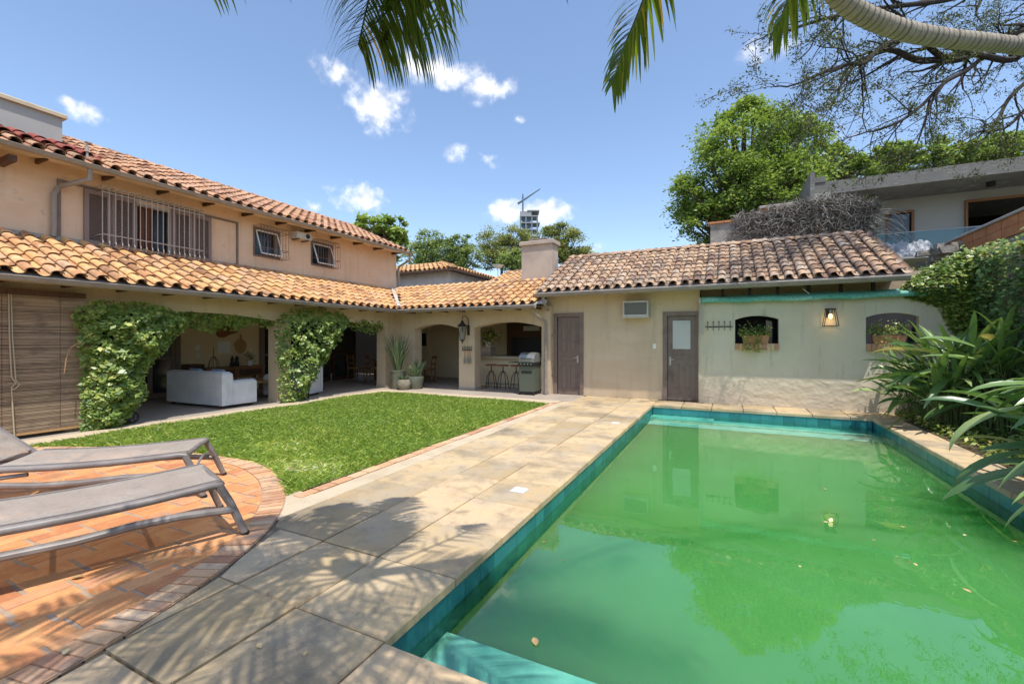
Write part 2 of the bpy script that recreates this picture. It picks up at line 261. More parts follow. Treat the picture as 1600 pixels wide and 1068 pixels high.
# ---------------------------------------------------------------- object helpers
def wloc(o):
    v = Vector((0,0,0))
    while o is not None: v += o.location; o = o.parent
    return v
def tag(o, label=None, cat=None, group=None, kind=None):
    if label: o['label'] = label
    if cat: o['category'] = cat
    if group: o['group'] = group
    if kind: o['kind'] = kind
    return o
def thing(name, label, cat, loc=(0,0,0), rot=0, group=None):
    o = bpy.data.objects.new(name, None); COL.objects.link(o); o.location = loc; o.rotation_euler = (0,0,rot)
    o.empty_display_size = .2
    return tag(o, label, cat, group)
class MB:
    def __init__(s): s.v = []; s.f = []; s.r = []; s.cur = .5
    def add(s, vs, fs, r=None):
        k = len(s.v); s.v.extend(vs); s.f.extend([tuple(i+k for i in f) for f in fs]); s.r.extend([s.cur if r is None else r]*len(fs)); return s
    def box(s, x0,x1,y0,y1,z0,z1, r=None):
        return s.add([(x0,y0,z0),(x1,y0,z0),(x1,y1,z0),(x0,y1,z0),(x0,y0,z1),(x1,y0,z1),(x1,y1,z1),(x0,y1,z1)],
            [(0,3,2,1),(4,5,6,7),(0,1,5,4),(1,2,6,5),(2,3,7,6),(3,0,4,7)], r)
    def bbox(s, x0,x1,y0,y1,z0,z1, b=.006, r=None):
        # box with chamfered top edges
        return s.add([(x0,y0,z0),(x1,y0,z0),(x1,y1,z0),(x0,y1,z0),(x0,y0,z1-b),(x1,y0,z1-b),(x1,y1,z1-b),(x0,y1,z1-b),
            (x0+b,y0+b,z1),(x1-b,y0+b,z1),(x1-b,y1-b,z1),(x0+b,y1-b,z1)],
            [(0,3,2,1),(8,9,10,11),(0,1,5,4),(1,2,6,5),(2,3,7,6),(3,0,4,7),(4,5,9,8),(5,6,10,9),(6,7,11,10),(7,4,8,11)], r)
    def hexa(s, P, r=None):
        return s.add(P, [(0,3,2,1),(4,5,6,7),(0,1,5,4),(1,2,6,5),(2,3,7,6),(3,0,4,7)], r)
    def tube(s, pts, rad, n=8, r=None, cap=True, flat=1.0):
        pts = [Vector(p) for p in pts]; m = len(pts)
        if not hasattr(rad, '__len__'): rad = [rad]*m
        vs = []; fs = []; up = None
        for i, p in enumerate(pts):
            d = (pts[min(i+1,m-1)]-pts[max(i-1,0)]).normalized()
            if up is None: up = Vector((0,0,1)) if abs(d.z) < .9 else Vector((1,0,0))
            a = d.cross(up)
            if a.length < 1e-4: a = d.cross(Vector((0,1,0)))
            a.normalize(); b = a.cross(d).normalized(); up = b
            for k in range(n):
                t = 2*math.pi*k/n; vs.append(tuple(p+a*math.cos(t)*rad[i]+b*math.sin(t)*rad[i]*flat))
        for i in range(m-1):
            for k in range(n):
                fs.append((i*n+k, i*n+(k+1)%n, (i+1)*n+(k+1)%n, (i+1)*n+k))
        if cap: fs.append(tuple(range(n-1,-1,-1))); fs.append(tuple((m-1)*n+k for k in range(n)))
        return s.add(vs, fs, r)
    def lathe(s, c, prof, n=20, r=None, sx=1):
        vs = []; fs = []
        for rr, z in prof:
            for k in range(n):
                t = 2*math.pi*k/n; vs.append((c[0]+rr*math.cos(t), c[1]+rr*math.sin(t)*sx, c[2]+z))
        for i in range(len(prof)-1):
            for k in range(n): fs.append((i*n+k, i*n+(k+1)%n, (i+1)*n+(k+1)%n, (i+1)*n+k))
        fs.append(tuple(range(n-1,-1,-1))); fs.append(tuple((len(prof)-1)*n+k for k in range(n)))
        return s.add(vs, fs, r)
    def prism(s, poly, ax, a0, a1, r=None):
        """poly of (u,z) ; ax 'y': u=x extruded in y ; ax 'x': u=y extruded in x ; ax 'z': (x,y) extruded in z"""
        n = len(poly)
        f = {'y': lambda u,z,a: (u,a,z), 'x': lambda u,z,a: (a,u,z), 'z': lambda u,z,a: (u,z,a)}[ax]
        vs = [f(u,z,a0) for u,z in poly]+[f(u,z,a1) for u,z in poly]
        fs = [tuple(range(n)), tuple(range(2*n-1,n-1,-1))]+[(i,i+n,(i+1)%n+n,(i+1)%n) for i in range(n)]
        return s.add(vs, fs, r)
    def sheet(s, poly, z, r=None):
        return s.add([(x,y,z) for x,y in poly], [tuple(range(len(poly)))], r)
    def obj(s, name, m, parent=None, local=False, smooth=False, fix=True):
        me = bpy.data.meshes.new(name)
        off = Vector((0,0,0)) if (local or parent is None) else wloc(parent)
        vs = [(x-off.x, y-off.y, z-off.z) for x,y,z in s.v]
        me.from_pydata(vs, [], s.f)
        if fix:
            import bmesh
            bm = bmesh.new(); bm.from_mesh(me); 
            # keep per-face value
            ly = bm.faces.layers.float.new('rnd')
            bm.faces.ensure_lookup_table()
            for i, f in enumerate(bm.faces): f[ly] = s.r[i]
            bmesh.ops.recalc_face_normals(bm, faces=bm.faces[:]); bm.to_mesh(me); bm.free()
        else:
            a = me.attributes.new('rnd', 'FLOAT', 'FACE'); a.data.foreach_set('value', s.r)
        if smooth:
            me.polygons.foreach_set('use_smooth', [True]*len(me.polygons))
            try: me.set_sharp_from_angle(angle=R(40))
            except Exception: pass
        me.materials.append(M[m] if isinstance(m, str) else m)
        o = bpy.data.objects.new(name, me); COL.objects.link(o)
        if parent is not None: o.parent = parent
        return o
def struct(name, mb, m, smooth=False): return tag(mb.obj(name, m, smooth=smooth), kind='structure')
def leaves(name, P, m, size=.08, aspect=.55, parent=None, up=.6, rnd=None, dirs=None, jit=.4, kind=None, fold=.0, bend=0.0, bias=None):
    """P (n,3): one folded diamond per point"""
    P = np.asarray(P, float); n = len(P)
    if parent is not None: P = P-np.array(wloc(parent))
    N = rng.normal(size=(n,3)); N[:,2] = np.abs(N[:,2])+up*2; N = N if bias is None else N*.8+np.array(bias); N /= np.linalg.norm(N,axis=1,keepdims=True)
    D = rng.normal(size=(n,3)) if dirs is None else np.asarray(dirs)+rng.normal(size=(n,3))*jit
    D -= N*(D*N).sum(1,keepdims=True); D /= np.linalg.norm(D,axis=1,keepdims=True)+1e-9
    Sd = np.cross(D,N); sz = size*rng.uniform(.45,1.45,(n,1)); w = sz*aspect*.5
    a = P-D*sz*.5; b = P+Sd*w+N*w*fold; c = P+D*sz*.5-N*sz*bend; d = P-Sd*w+N*w*fold
    V = np.stack([a,b,c,d],1).reshape(-1,3)
    me = bpy.data.meshes.new(name); me.vertices.add(4*n); me.vertices.foreach_set('co', V.ravel())
    me.loops.add(4*n); me.loops.foreach_set('vertex_index', np.arange(4*n,dtype=np.int32))
    me.polygons.add(n); me.polygons.foreach_set('loop_start', np.arange(0,4*n,4,dtype=np.int32))
    me.update(calc_edges=True)
    r = rng.uniform(0,1,n) if rnd is None else np.clip(rnd,0,1)
    at_ = me.attributes.new('rnd','FLOAT','FACE'); at_.data.foreach_set('value', r.astype(np.float32))
    me.materials.append(M[m]); o = bpy.data.objects.new(name, me); COL.objects.link(o)
    if parent is not None: o.parent = parent
    if kind: o['kind'] = kind
    return o
def copy_tree(o, parent=None):
    c = o.copy(); COL.objects.link(c)
    if parent is not None: c.parent = parent
    for ch in list(o.children): copy_tree(ch, c)
    return c
def wall_x(mb, x0, x1, y0, y1, z0, z1, holes):
    """solid wall between planes x0<x1 with rectangular holes (ya,yb,za,zb)"""
    _wall(mb, lambda u,z,a: (a,u,z), x0, x1, y0, y1, z0, z1, holes)
def wall_y(mb, y0, y1, x0, x1, z0, z1, holes):
    _wall(mb, lambda u,z,a: (u,a,z), y0, y1, x0, x1, z0, z1, holes)
def _wall(mb, f, a0, a1, u0, u1, z0, z1, holes):
    us = sorted({u0,u1}|{h for q in holes for h in q[:2]}); zs = sorted({z0,z1}|{h for q in holes for h in q[2:]})
    us = [u for u in us if u0 <= u <= u1]; zs = [z for z in zs if z0 <= z <= z1]
    solid = {}
    for i in range(len(us)-1):
        for j in range(len(zs)-1):
            um = (us[i]+us[i+1])/2; zm = (zs[j]+zs[j+1])/2
            solid[i,j] = not any(a < um < b and c < zm < d for a,b,c,d in holes)
    for (i,j), s_ in solid.items():
        if not s_: continue
        ua,ub,za,zb = us[i],us[i+1],zs[j],zs[j+1]
        for a in (a0,a1): mb.add([f(ua,za,a),f(ub,za,a),f(ub,zb,a),f(ua,zb,a)], [(0,1,2,3)])
        for (di,dj,p,q) in ((-1,0,(ua,za),(ua,zb)),(1,0,(ub,za),(ub,zb)),(0,-1,(ua,za),(ub,za)),(0,1,(ua,zb),(ub,zb))):
            if not solid.get((i+di,j+dj), False):
                mb.add([f(*p,a0),f(*q,a0),f(*q,a1),f(*p,a1)], [(0,1,2,3)])
def arch_poly(u0, u1, zs, rise, ztop, n=14):
    pts = [(u0,ztop),(u0,zs)]
    for k in range(1,n): 
        t = k/n; pts.append((u0+(u1-u0)*t, zs+rise*(1-(2*t-1)**2)))
    return pts+[(u1,zs),(u1,ztop)]
# ---- roof tiles
def tiles(mb, org, u, s, ncol, nrow, pitch, expo=.34, keep=None, rad=.085, jit=.007, rbase=None):
    org = Vector(org); u = Vector(u).normalized(); s = Vector(s).normalized(); n = u.cross(s).normalized()
    if n.z < 0: n = -n
    for i in range(ncol):
        for j in range(nrow):
            for kind in (0,1):
                c = org+u*((i+.5*kind)*pitch)+s*(j*expo)+u*random.uniform(-jit,jit)+s*random.uniform(-.01,.01)
                if keep and not keep(c+s*.1): continue
                L = expo+.07; r0, r1 = (rad, rad*.84) if kind == 0 else (rad*.95, rad*1.05)
                h0, h1 = (.052, .030) if kind == 0 else (.062, .040)
                r = random.random()**.9; r = r if rbase is None else rbase(c, r)
                seg = 7; vs = []; fs = []; tw = random.uniform(-.012,.012); hz = random.uniform(-.004,.006)
                for (ss, rr, hh) in ((0, r0, h0+hz), (L, r1, h1+hz)):
                    for th in (0, .013):
                        for k in range(seg):
                            a = math.pi*k/(seg-1)
                            dx = math.cos(a)*(rr-th); dz = math.sin(a)*(rr-th)*.70
                            if kind: dz = -dz+.0
                            q = c+s*ss+u*(dx+tw*ss)+n*(dz+hh)
                            vs.append(tuple(q))
                for k in range(seg-1):
                    fs.append((k,k+1,2*seg+k+1,2*seg+k))
                    if kind == 0: fs.append((k,seg+k,seg+k+1,k+1))
                    if kind == 0: fs.append((seg+k,3*seg+k,3*seg+k+1,seg+k+1))
                mb.add(vs, fs, r)
def ridge_caps(mb, p0, p1, rad=.10, step=.36):
    p0 = Vector(p0); p1 = Vector(p1); d = (p1-p0); n = max(1,int(d.length/step)); d.normalize()
    side = d.cross(Vector((0,0,1))).normalized(); up = side.cross(d).normalized()
    for i in range(n):
        c = p0+d*(i*step); vs = []; fs = []; r = random.random()
        for ss, rr, hh in ((0,rad,.0),(step+.06,rad*.85,.012)):
            for k in range(8):
                a = math.pi*k/7; vs.append(tuple(c+d*ss+side*math.cos(a)*rr+up*(math.sin(a)*rr-hh)))
        for k in range(7): fs.append((k,k+1,9+k,8+k))
        fs.append(tuple(range(8)))
        mb.add(vs, fs, r)
def gutter(mb, p0, p1, w=.065):
    p0 = Vector(p0); p1 = Vector(p1); d = (p1-p0).normalized(); sd = d.cross(Vector((0,0,1))).normalized()
    vs = []; n = 9
    prof = [(math.cos(math.pi+math.pi*k/(n-1))*w, math.sin(math.pi+math.pi*k/(n-1))*w*1.05) for k in range(n)]
    prof = [(-w-.012,.004),(-w-.012,.016),(-w+.004,.016)]+[(x*.92,z*.92) for x,z in prof][1:-1]+[(w-.004,.016),(w+.012,.016),(w+.012,.004)]+[p for p in prof[::-1]]
    m = len(prof)
    for p in (p0,p1):
        for x,z in prof: vs.append(tuple(p+sd*x+Vector((0,0,z))))
    fs = [(k,(k+1)%m,(k+1)%m+m,k+m) for k in range(m)]
    mb.add(vs, fs)

# ================================================================= SETTING
PX0, PX1, PY0, PY1 = -1.55, 2.53, 1.69, 10.67; WZ = -.19
g = MB(); B = 600
g.sheet([(-B,-B),(B,-B),(B,PY0-.02),(-B,PY0-.02)], -.09); g.sheet([(-B,PY1+.02),(B,PY1+.02),(B,B),(-B,B)], -.09)
g.sheet([(-B,PY0-.02),(PX0-.02,PY0-.02),(PX0-.02,PY1+.02),(-B,PY1+.02)], -.09); g.sheet([(PX1+.02,PY0-.02),(B,PY0-.02),(B,PY1+.02),(PX1+.02,PY1+.02)], -.09)
struct('ground', g, 'ground')
# patio outline (terracotta terrace with a rounded edge)
ring = [(-9.2,2.35),(-8.4,2.85),(-7.6,3.18),(-6.9,3.36),(-6.33,3.44),(-5.91,3.50),(-5.45,3.53),(-4.98,3.46),(-4.47,3.28),(-4.07,3.06),(-3.75,2.83),(-3.47,2.57),
        (-3.29,2.35),(-3.11,2.07),(-2.97,1.80),(-2.87,1.53),(-2.79,1.28),(-2.72,1.02),(-2.67,.75),(-2.64,.4),(-2.62,0),(-2.62,-.8)]
def resample(P, step):
    out = [P[0]]; acc = 0
    for a, b in zip(P, P[1:]):
        L = math.hypot(b[0]-a[0], b[1]-a[1]); t = step-acc
        while t <= L:
            out.append((a[0]+(b[0]-a[0])*t/L, a[1]+(b[1]-a[1])*t/L)); t += step
        acc = L-(t-step)
    return out
def smooth(P, k=3):
    for _ in range(k): P = [P[0]]+[((a[0]+2*b[0]+c[0])/4,(a[1]+2*b[1]+c[1])/4) for a,b,c in zip(P,P[1:],P[2:])]+[P[-1]]
    return P
ringf = smooth(resample(ring, .09), 6)
def inside(x, y, P):
    c = False; j = len(P)-1
    for i in range(len(P)):
        if (P[i][1] > y) != (P[j][1] > y) and x < (P[j][0]-P[i][0])*(y-P[i][1])/(P[j][1]-P[i][1])+P[i][0]: c = not c
        j = i
    return c
patio_poly = ringf+[(-9.2,-.8)]
def offset(P, d):
    out = []
    for i, p in enumerate(P):
        a = P[max(i-1,0)]; b = P[min(i+1,len(P)-1)]; tx, ty = b[0]-a[0], b[1]-a[1]; L = math.hypot(tx,ty)
        out.append((p[0]+ty/L*d*-1*-1*-1, p[1]-tx/L*d*-1*-1*-1))
    return out
inner = offset(ringf, .20)      # towards the terrace
if not inside(*inner[len(inner)//2], patio_poly): inner = offset(ringf, -.20)
pb = MB(); pb.sheet(patio_poly, -.006); struct('brick_patio_bed', pb, 'paver_mortar')
rb = MB()
for i in range(len(ringf)-1):
    a, b, c, d = ringf[i], ringf[i+1], inner[i+1], inner[i]
    def lp(p, q, t): return (p[0]+(q[0]-p[0])*t, p[1]+(q[1]-p[1])*t)
    A, Bq, C, D = lp(a,b,.07), lp(a,b,.93), lp(d,c,.93), lp(d,c,.07)
    z = .004+random.uniform(-.003,.004); r = random.random()
    A, Bq = lp(A,D,.03), lp(Bq,C,.03)
    rb.hexa([(*A,-.05),(*Bq,-.05),(*C,-.05),(*D,-.05),(*A,z),(*Bq,z),(*C,z),(*D,z)], r)
struct('brick_patio_border', rb, 'brick_ring')
inner_poly = offset(ringf, .208 if inside(*offset(ringf,.208)[len(ringf)//2], patio_poly) else -.208)+[(-9.0,-.8)]
def clip_half(P, a, b, inpt):
    sgn = lambda p: (b[0]-a[0])*(p[1]-a[1])-(b[1]-a[1])*(p[0]-a[0])
    k = 1 if sgn(inpt) > 0 else -1; out = []
    for i in range(len(P)):
        p, q = P[i-1], P[i]; sp_, sq = sgn(p)*k, sgn(q)*k
        if (sp_ > 0) != (sq > 0):
            t = sp_/(sp_-sq); out.append((p[0]+(q[0]-p[0])*t, p[1]+(q[1]-p[1])*t))
        if sq > 0: out.append(q)
    return out
def clip_curve(P, curve, inpt):
    """cut a small polygon by the curve's segments nearest to it, keeping the side of inpt"""
    cx_ = sum(p[0] for p in P)/len(P); cy_ = sum(p[1] for p in P)/len(P)
    idx = sorted(range(len(curve)-1), key=lambda i: math.hypot(curve[i][0]-cx_, curve[i][1]-cy_))[:7:3]
    for i in idx:
        P = clip_half(P, curve[i], curve[i+1], (curve[i][0]+inpt*(-(curve[i+1][1]-curve[i][1]))*50, curve[i][1]+inpt*(curve[i+1][0]-curve[i][0])*50))
        if len(P) < 3: return []
    return P
innc = inner_poly[:-1]
side = 1
_i = len(innc)//2; _a, _b = innc[_i], innc[_i+1]
if not inside(_a[0]-(_b[1]-_a[1])*1.0, _a[1]+(_b[0]-_a[0])*1.0, inner_poly): side = -1
bb = MB(); x = -9.0; col = 0
while x < -2.7:
    w = .118 if (col%5) not in (1,) else .19; yoff = (0,0,.15,.15,.15,.02,.02,.17,.17,.17)[col%10]+.01*math.sin(col*1.7)
    y = -1.0+(yoff % .30)
    while y < 3.6:
        L = .276+random.uniform(-.004,.004)
        P = [(x,y),(x+w,y),(x+w,y+L),(x,y+L)]
        ins = [inside(px_,py_,inner_poly) for px_,py_ in P]
        if all(ins):
            rr = random.random(); z = random.uniform(-.002,.003); j = [random.uniform(-.004,.004) for _ in range(4)]
            bb.bbox(x+j[0],x+w+j[1],y+j[2],y+L+j[3],-.05,z,.004,rr)
        elif any(ins):
            Q = clip_curve(P, innc, side)
            if len(Q) > 2: bb.prism(Q, 'z', -.05, .0, random.random())
        y += L+.024+.0*col
    x += w+.009; col += 1
struct('brick_patio', bb, 'brick_floor')

# ---- stone deck: slabs around the pool
bed = MB()
bed.sheet([(-3.45,-1.0),(PX0-.02,-1.0),(PX0-.02,11.6),(-3.45,11.6)], -.022)
bed.sheet([(PX0-.02,-1.0),(3.1,-1.0),(3.1,PY0-.02),(PX0-.02,PY0-.02)], -.022)
bed.sheet([(PX0-.02,PY1+.02),(3.1,PY1+.02),(3.1,11.5),(PX0-.02,11.5)], -.022)
bed.sheet([(PX1+.02,PY0-.02),(3.1,PY0-.02),(3.1,PY1+.02),(PX1+.02,PY1+.02)], -.022)
struct('deck_bed', bed, 'joint')
dk = MB()
def slab(x0,x1,y0,y1,r=None,z=0):
    g_ = .006; z = z+random.uniform(-.003,.003); r = random.random() if r is None else r
    dk.bbox(x0+g_,x1-g_,y0+g_,y1-g_,-.06,z,.010,r)
xs = [-3.40,-2.72,-2.18,PX0+.015]; oc = offset(ringf, .012)
if inside(*oc[len(oc)//2], patio_poly): oc = offset(ringf, -.012)
fl_ = MB(); fl_.sheet([(-3.9,2.2),(-3.39,2.2),(-3.39,3.05),(-3.9,3.05)], -.009); struct('deck_mortar_fill', fl_, 'edge_stone')
for c_ in range(3):
    y = -.9 + (0,.06,-.02)[c_]
    yy = [1.71-.65*k for k in range(4,0,-1)]+[1.71,2.36,3.0]
    while yy[-1] < 11.4: yy.append(yy[-1]+(.64,.60,.64)[c_])
    for a, b in zip(yy, yy[1:]):
        b = min(b, 11.6)
        xa, xb = xs[c_], xs[c_+1]
        if any(inside(px_,py_,patio_poly) for px_ in (xa-.05,xa+.15,xb) for py_ in (a,(a+b)/2,b)):
            Q = clip_curve([(xa+.008,a+.008),(xb-.008,a+.008),(xb-.008,b-.008),(xa+.008,b-.008)], oc, -side)
            if len(Q) > 2: dk.prism(Q, 'z', -.06, random.uniform(-.003,.002), random.random())
        else: slab(xa, xb, a, b)
# near end, far end and right-hand coping
x = PX0+.015
while x < 3.0:
    x2 = min(x+.62, 3.1)
    slab(x,x2,1.04,PY0+.015); slab(x,x2,.4,1.04); slab(x,x2,-.25,.4); slab(x,x2,PY1-.015,11.1); slab(x,x2,11.1,11.5)
    x = x2
y = PY0+.015
while y < PY1-.05:
    y2 = min(y+.62, PY1-.015); slab(PX1-.015,2.98,y,y2); y = y2
struct('pool_deck', dk, 'slab')
# grey mortar strip and brick edging beside the lawn
es = MB(); y = 2.85
while y < 11.3:
    L = random.uniform(.7,1.1); es.bbox(-3.64,-3.41,y+.004,min(y+L,11.5)-.004,-.05,random.uniform(-.006,.0),.006,random.random()); y += L
struct('deck_edge_strip', es, 'edge_stone')
eb = MB(); y = 2.92
while y < 9.95:
    eb.bbox(-3.775+random.uniform(-.004,.004),-3.655,y,y+.205,-.05,random.uniform(.0,.006),.005,random.random()); y += .222
struct('brick_edging', eb, 'brick_ring')

# ---- veranda floors
vf = MB(); vf.sheet([(-16,-3),(-9.42,-3),(-9.42,10.35),(-3.45,10.35),(-3.45,11.6),(-3.45,16),(-16,16)], .0)
struct('veranda_floor', vf, 'floor')
ve = MB()
y = 2.45
while y < 10.3:
    y2 = min(y+1.4, 10.35); ve.bbox(-9.42,-8.98,y+.003,y2-.003,-.06,.004,.008,random.random()); y = y2
x = -8.98
while x < -3.9:
    x2 = min(x+1.35, -3.66); ve.bbox(x+.003,x2-.003,9.72,10.35,-.06,.002,.008,random.random()); x = x2
ve.box(-8.98,-8.86,2.6,9.72,-.06,-.012)
struct('veranda_edge', ve, 'edge_stone')

# ---- lawn
lawn_poly = [(-8.88,2.62)]+[p for p in ringf if p[0] > -8.8 and p[0] < -3.79]+[(-3.79,9.72),(-8.88,9.72)]
lb = MB(); lb.sheet(lawn_poly, -.012); struct('lawn_soil', lb, 'lawn_base')
def grass():
    n = 125000
    P = rng.uniform([-8.9,2.6],[-3.77,9.75],(n,2))
    poly = np.array(lawn_poly); xs_, ys_ = poly[:,0], poly[:,1]; c = np.zeros(n,bool); j = len(poly)-1
    for i in range(len(poly)):
        cond = ((ys_[i] > P[:,1]) != (ys_[j] > P[:,1])) & (P[:,0] < (xs_[j]-xs_[i])*(P[:,1]-ys_[i])/(ys_[j]-ys_[i]+1e-12)+xs_[i])
        c ^= cond; j = i
    P = P[c]
    # patches: sparser and drier spots
    f = np.sin(P[:,0]*2.1+1.3*np.sin(P[:,1]*1.7))+np.sin(P[:,1]*2.9+P[:,0]*1.1)
    dry = 1.25*np.exp(-(((P[:,0]+4.5)/.55)**2+((P[:,1]-3.65)/.32)**2))+.6*np.exp(-(((P[:,0]+5.6)/.6)**2+((P[:,1]-4.1)/.25)**2))
    keep = rng.random(len(P)) > dry*.55; P = P[keep]; f = f[keep]; dry = dry[keep]; n = len(P)
    h = rng.uniform(.03,.075,n)*(1+.16*f)*(1-.5*dry); ang = rng.uniform(0,2*np.pi,n); w = rng.uniform(.0035,.007,n)*(1+.0*f)
    lean = rng.normal(0,.032,(n,2)); z0 = -.012
    a = np.stack([P[:,0]-np.cos(ang)*w,P[:,1]-np.sin(ang)*w,np.full(n,z0)],1); b = np.stack([P[:,0]+np.cos(ang)*w,P[:,1]+np.sin(ang)*w,np.full(n,z0)],1)
    m1 = np.stack([P[:,0]+lean[:,0]*.45+np.cos(ang)*w*.7,P[:,1]+lean[:,1]*.45+np.sin(ang)*w*.7,z0+h*.62],1)
    t = np.stack([P[:,0]+lean[:,0]*1.5,P[:,1]+lean[:,1]*1.5,z0+h],1)
    V = np.stack([a,b,m1,t],1).reshape(-1,3)
    me = bpy.data.meshes.new('grass'); me.vertices.add(4*n); me.vertices.foreach_set('co',V.ravel()); me.loops.add(4*n)
    me.loops.foreach_set('vertex_index',np.arange(4*n,dtype=np.int32)); me.polygons.add(n); me.polygons.foreach_set('loop_start',np.arange(0,4*n,4,dtype=np.int32)); me.update(calc_edges=True)
    r = np.clip(rng.beta(2,2.6,n)*.95+.10*f*.5+dry*.55*rng.random(n)+(rng.random(n)>.97)*.35,0,1)
    A = me.attributes.new('rnd','FLOAT','FACE'); A.data.foreach_set('value',r.astype(np.float32)); me.materials.append(M['grass'])
    o = bpy.data.objects.new('grass',me); COL.objects.link(o); tag(o, kind='stuff', label='short green lawn grass between the terrace and the veranda')
grass()
# ---- planting bed on the right
bd = MB(); bd.box(2.985,6.0,-1,11.45,-.08,-.005); struct('planting_bed', bd, 'soil')
n = 5200; P = np.column_stack([rng.uniform(3.0,4.4,n),rng.uniform(5.2,11.4,n),rng.uniform(.0,.13,n)])
o = leaves('ground_cover', P, 'ivy_light', .07, .5, up=.5); tag(o, kind='stuff', label='low leafy ground cover in the bed beside the pool')

# ---- pool basin
pbn = MB(); D = -1.4
pbn.sheet([(PX0-.02,PY0-.02),(PX1+.02,PY0-.02),(PX1+.02,PY1+.02),(PX0-.02,PY1+.02)], D)
for P_ in ([(PX0-.02,PY0-.02),(PX1+.02,PY0-.02)],[(PX1+.02,PY0-.02),(PX1+.02,PY1+.02)],[(PX1+.02,PY1+.02),(PX0-.02,PY1+.02)],[(PX0-.02,PY1+.02),(PX0-.02,PY0-.02)]):
    (xa,ya),(xb,yb) = P_; pbn.add([(xa,ya,D),(xb,yb,D),(xb,yb,-.065),(xa,ya,-.065)], [(0,1,2,3)])
struct('pool_basin', pbn, 'grout')
pt = MB(); T = .2
def tilerun(fixed, a0, a1, axis, inward):
    a = a0
    while a < a1-.02:
        b = min(a+T, a1)
        for zt, zb in ((-.062,-.205),(-.209,-.405),(-.409,-.60)):
            r = random.random()*.8+(.15 if zt > -.1 else 0); e = random.uniform(0,.003)
            if axis == 'y': pt.box(min(fixed,fixed+inward*(.014+e)),max(fixed,fixed+inward*(.014+e)),a+.002,b-.002,zb,zt,r)
            else: pt.box(a+.002,b-.002,min(fixed,fixed+inward*(.014+e)),max(fixed,fixed+inward*(.014+e)),zb,zt,r)
        a = b
tilerun(PX0-.018,PY0,PY1,'y',1); tilerun(PX1+.018,PY0,PY1,'y',-1); tilerun(PY0-.018,PX0+.01,PX1-.01,'x',1); tilerun(PY1+.018,PX0+.01,PX1-.01,'x',-1)
struct('pool_wall_tiles', pt, 'teal_tile')
ps = MB()
ps.bbox(PX0+.001,PX1-.001,PY0+.001,PY0+.58,-1.3,-.285,.01)
ps.bbox(PX0+.001,-.25,PY1-.42,PY1-.001,-1.3,-.225,.01); ps.bbox(PX0+.001,PX1-.001,PY1-.80,PY1-.42,-1.3,-.30,.01); ps.bbox(-.25,PX1-.001,PY1-.42,PY1-.001,-1.3,-.27,.01)
struct('pool_steps', ps, 'pool_step')
w = MB(); w.sheet([(PX0-.02,PY0-.02),(PX1+.02,PY0-.02),(PX1+.02,PY1+.02),(PX0-.02,PY1+.02)], WZ); struct('pool_water', w, 'water')
w = MB(); w.box(PX0+.004,PX1-.004,PY0+.004,PY1-.004,-1.35,-.315); struct('pool_murk', w, 'murk')

# skimmer lid and small white covers in the deck
for (x,y,w,lab) in ((-1.86,4.0,.13,'small white square skimmer lid set in the nearer deck slabs beside the pool'),(-1.80,8.0,.12,'small white square lid set in the deck slabs far along the pool edge')):
    m_ = MB(); m_.bbox(x-w*.5,x+w*.5,y-w*.5,y+w*.5,.0,.008,.002); t = thing('skimmer_lid', lab, 'lid', (x,y,0)); m_.obj('cover','white',t)
    m2 = MB(); m2.box(x-w*.62,x+w*.62,y-w*.62,y+w*.62,-.002,.0045); m2.obj('rim','aircon',t)
# fallen leaves
spots = [(855,862,WZ,'water'),(790,862,0,'t')]
def dry_leaf(x,y,z,s,a,lab):
    m_ = MB(); c,d_ = math.cos(a),math.sin(a); n = 6; vs = []; 
    for k in range(n+1):
        t = k/n; w = math.sin(math.pi*t)**.8*.28*s; zz = .004+.18*s*(t-.5)**2*(1 if k%2 else .8)
        vs += [(x+c*(t-.5)*s-d_*w,y+d_*(t-.5)*s+c*w,z+zz+w*.35),(x+c*(t-.5)*s,y+d_*(t-.5)*s,z+zz*.5+.003),(x+c*(t-.5)*s+d_*w,y+d_*(t-.5)*s-c*w,z+zz+w*.35)]
    fs = []
    for k in range(n): fs += [(3*k,3*k+1,3*k+4,3*k+3),(3*k+1,3*k+2,3*k+5,3*k+4)]
    m_.add(vs,fs,random.random()); o = m_.obj('fallen_leaf','leaf_dry',fix=False); tag(o,lab,'leaf','dry fallen leaves')
def zpt(px,py,z):
    u=(px-800)/FPX; v=(HY-py)/FPX; t=(z-EYE)/v; return ((-sn+u*cs)*t,(cs+u*sn)*t)
for px,py,z,s,lab in ((405,1010,0,.05,'brown curled leaf on the shaded deck slab in the near foreground'),(477,1022,0,.035,'small dark leaf beside the curled one on the near deck'),
    (121,902,.01,.07,'curled brown leaf on the terracotta bricks in the lounger shadow'),(103,1019,.01,.05,'dark twig-like leaf near the edge of the terracotta bricks'),
    (456,733,.03,.09,'brown leaf lying on the dry corner of the lawn by the brick border'),(836,1003,WZ,.07,'long pale leaf floating in the nearest part of the pool'),
    (708,943,WZ,.06,'brown leaf floating beside the near left pool wall'),(793,862,WZ,.045,'small tan leaf floating halfway along the left pool wall'),
    (850,847,WZ,.035,'pale petal floating just off the left pool wall'),(879,876,WZ,.03,'tiny leaf floating out from the left pool wall'),
    (1289,764,WZ,.05,'pale petal floating in the middle of the pool'),(1291,816,WZ,.05,'bright petal floating near the centre of the pool, closer of the two'),
    (1250,885,WZ,.03,'tiny brown leaf floating in the centre foreground of the pool')):
    x,y = zpt(px,py,z); dry_leaf(x,y,z,s,random.uniform(0,3.1),lab)
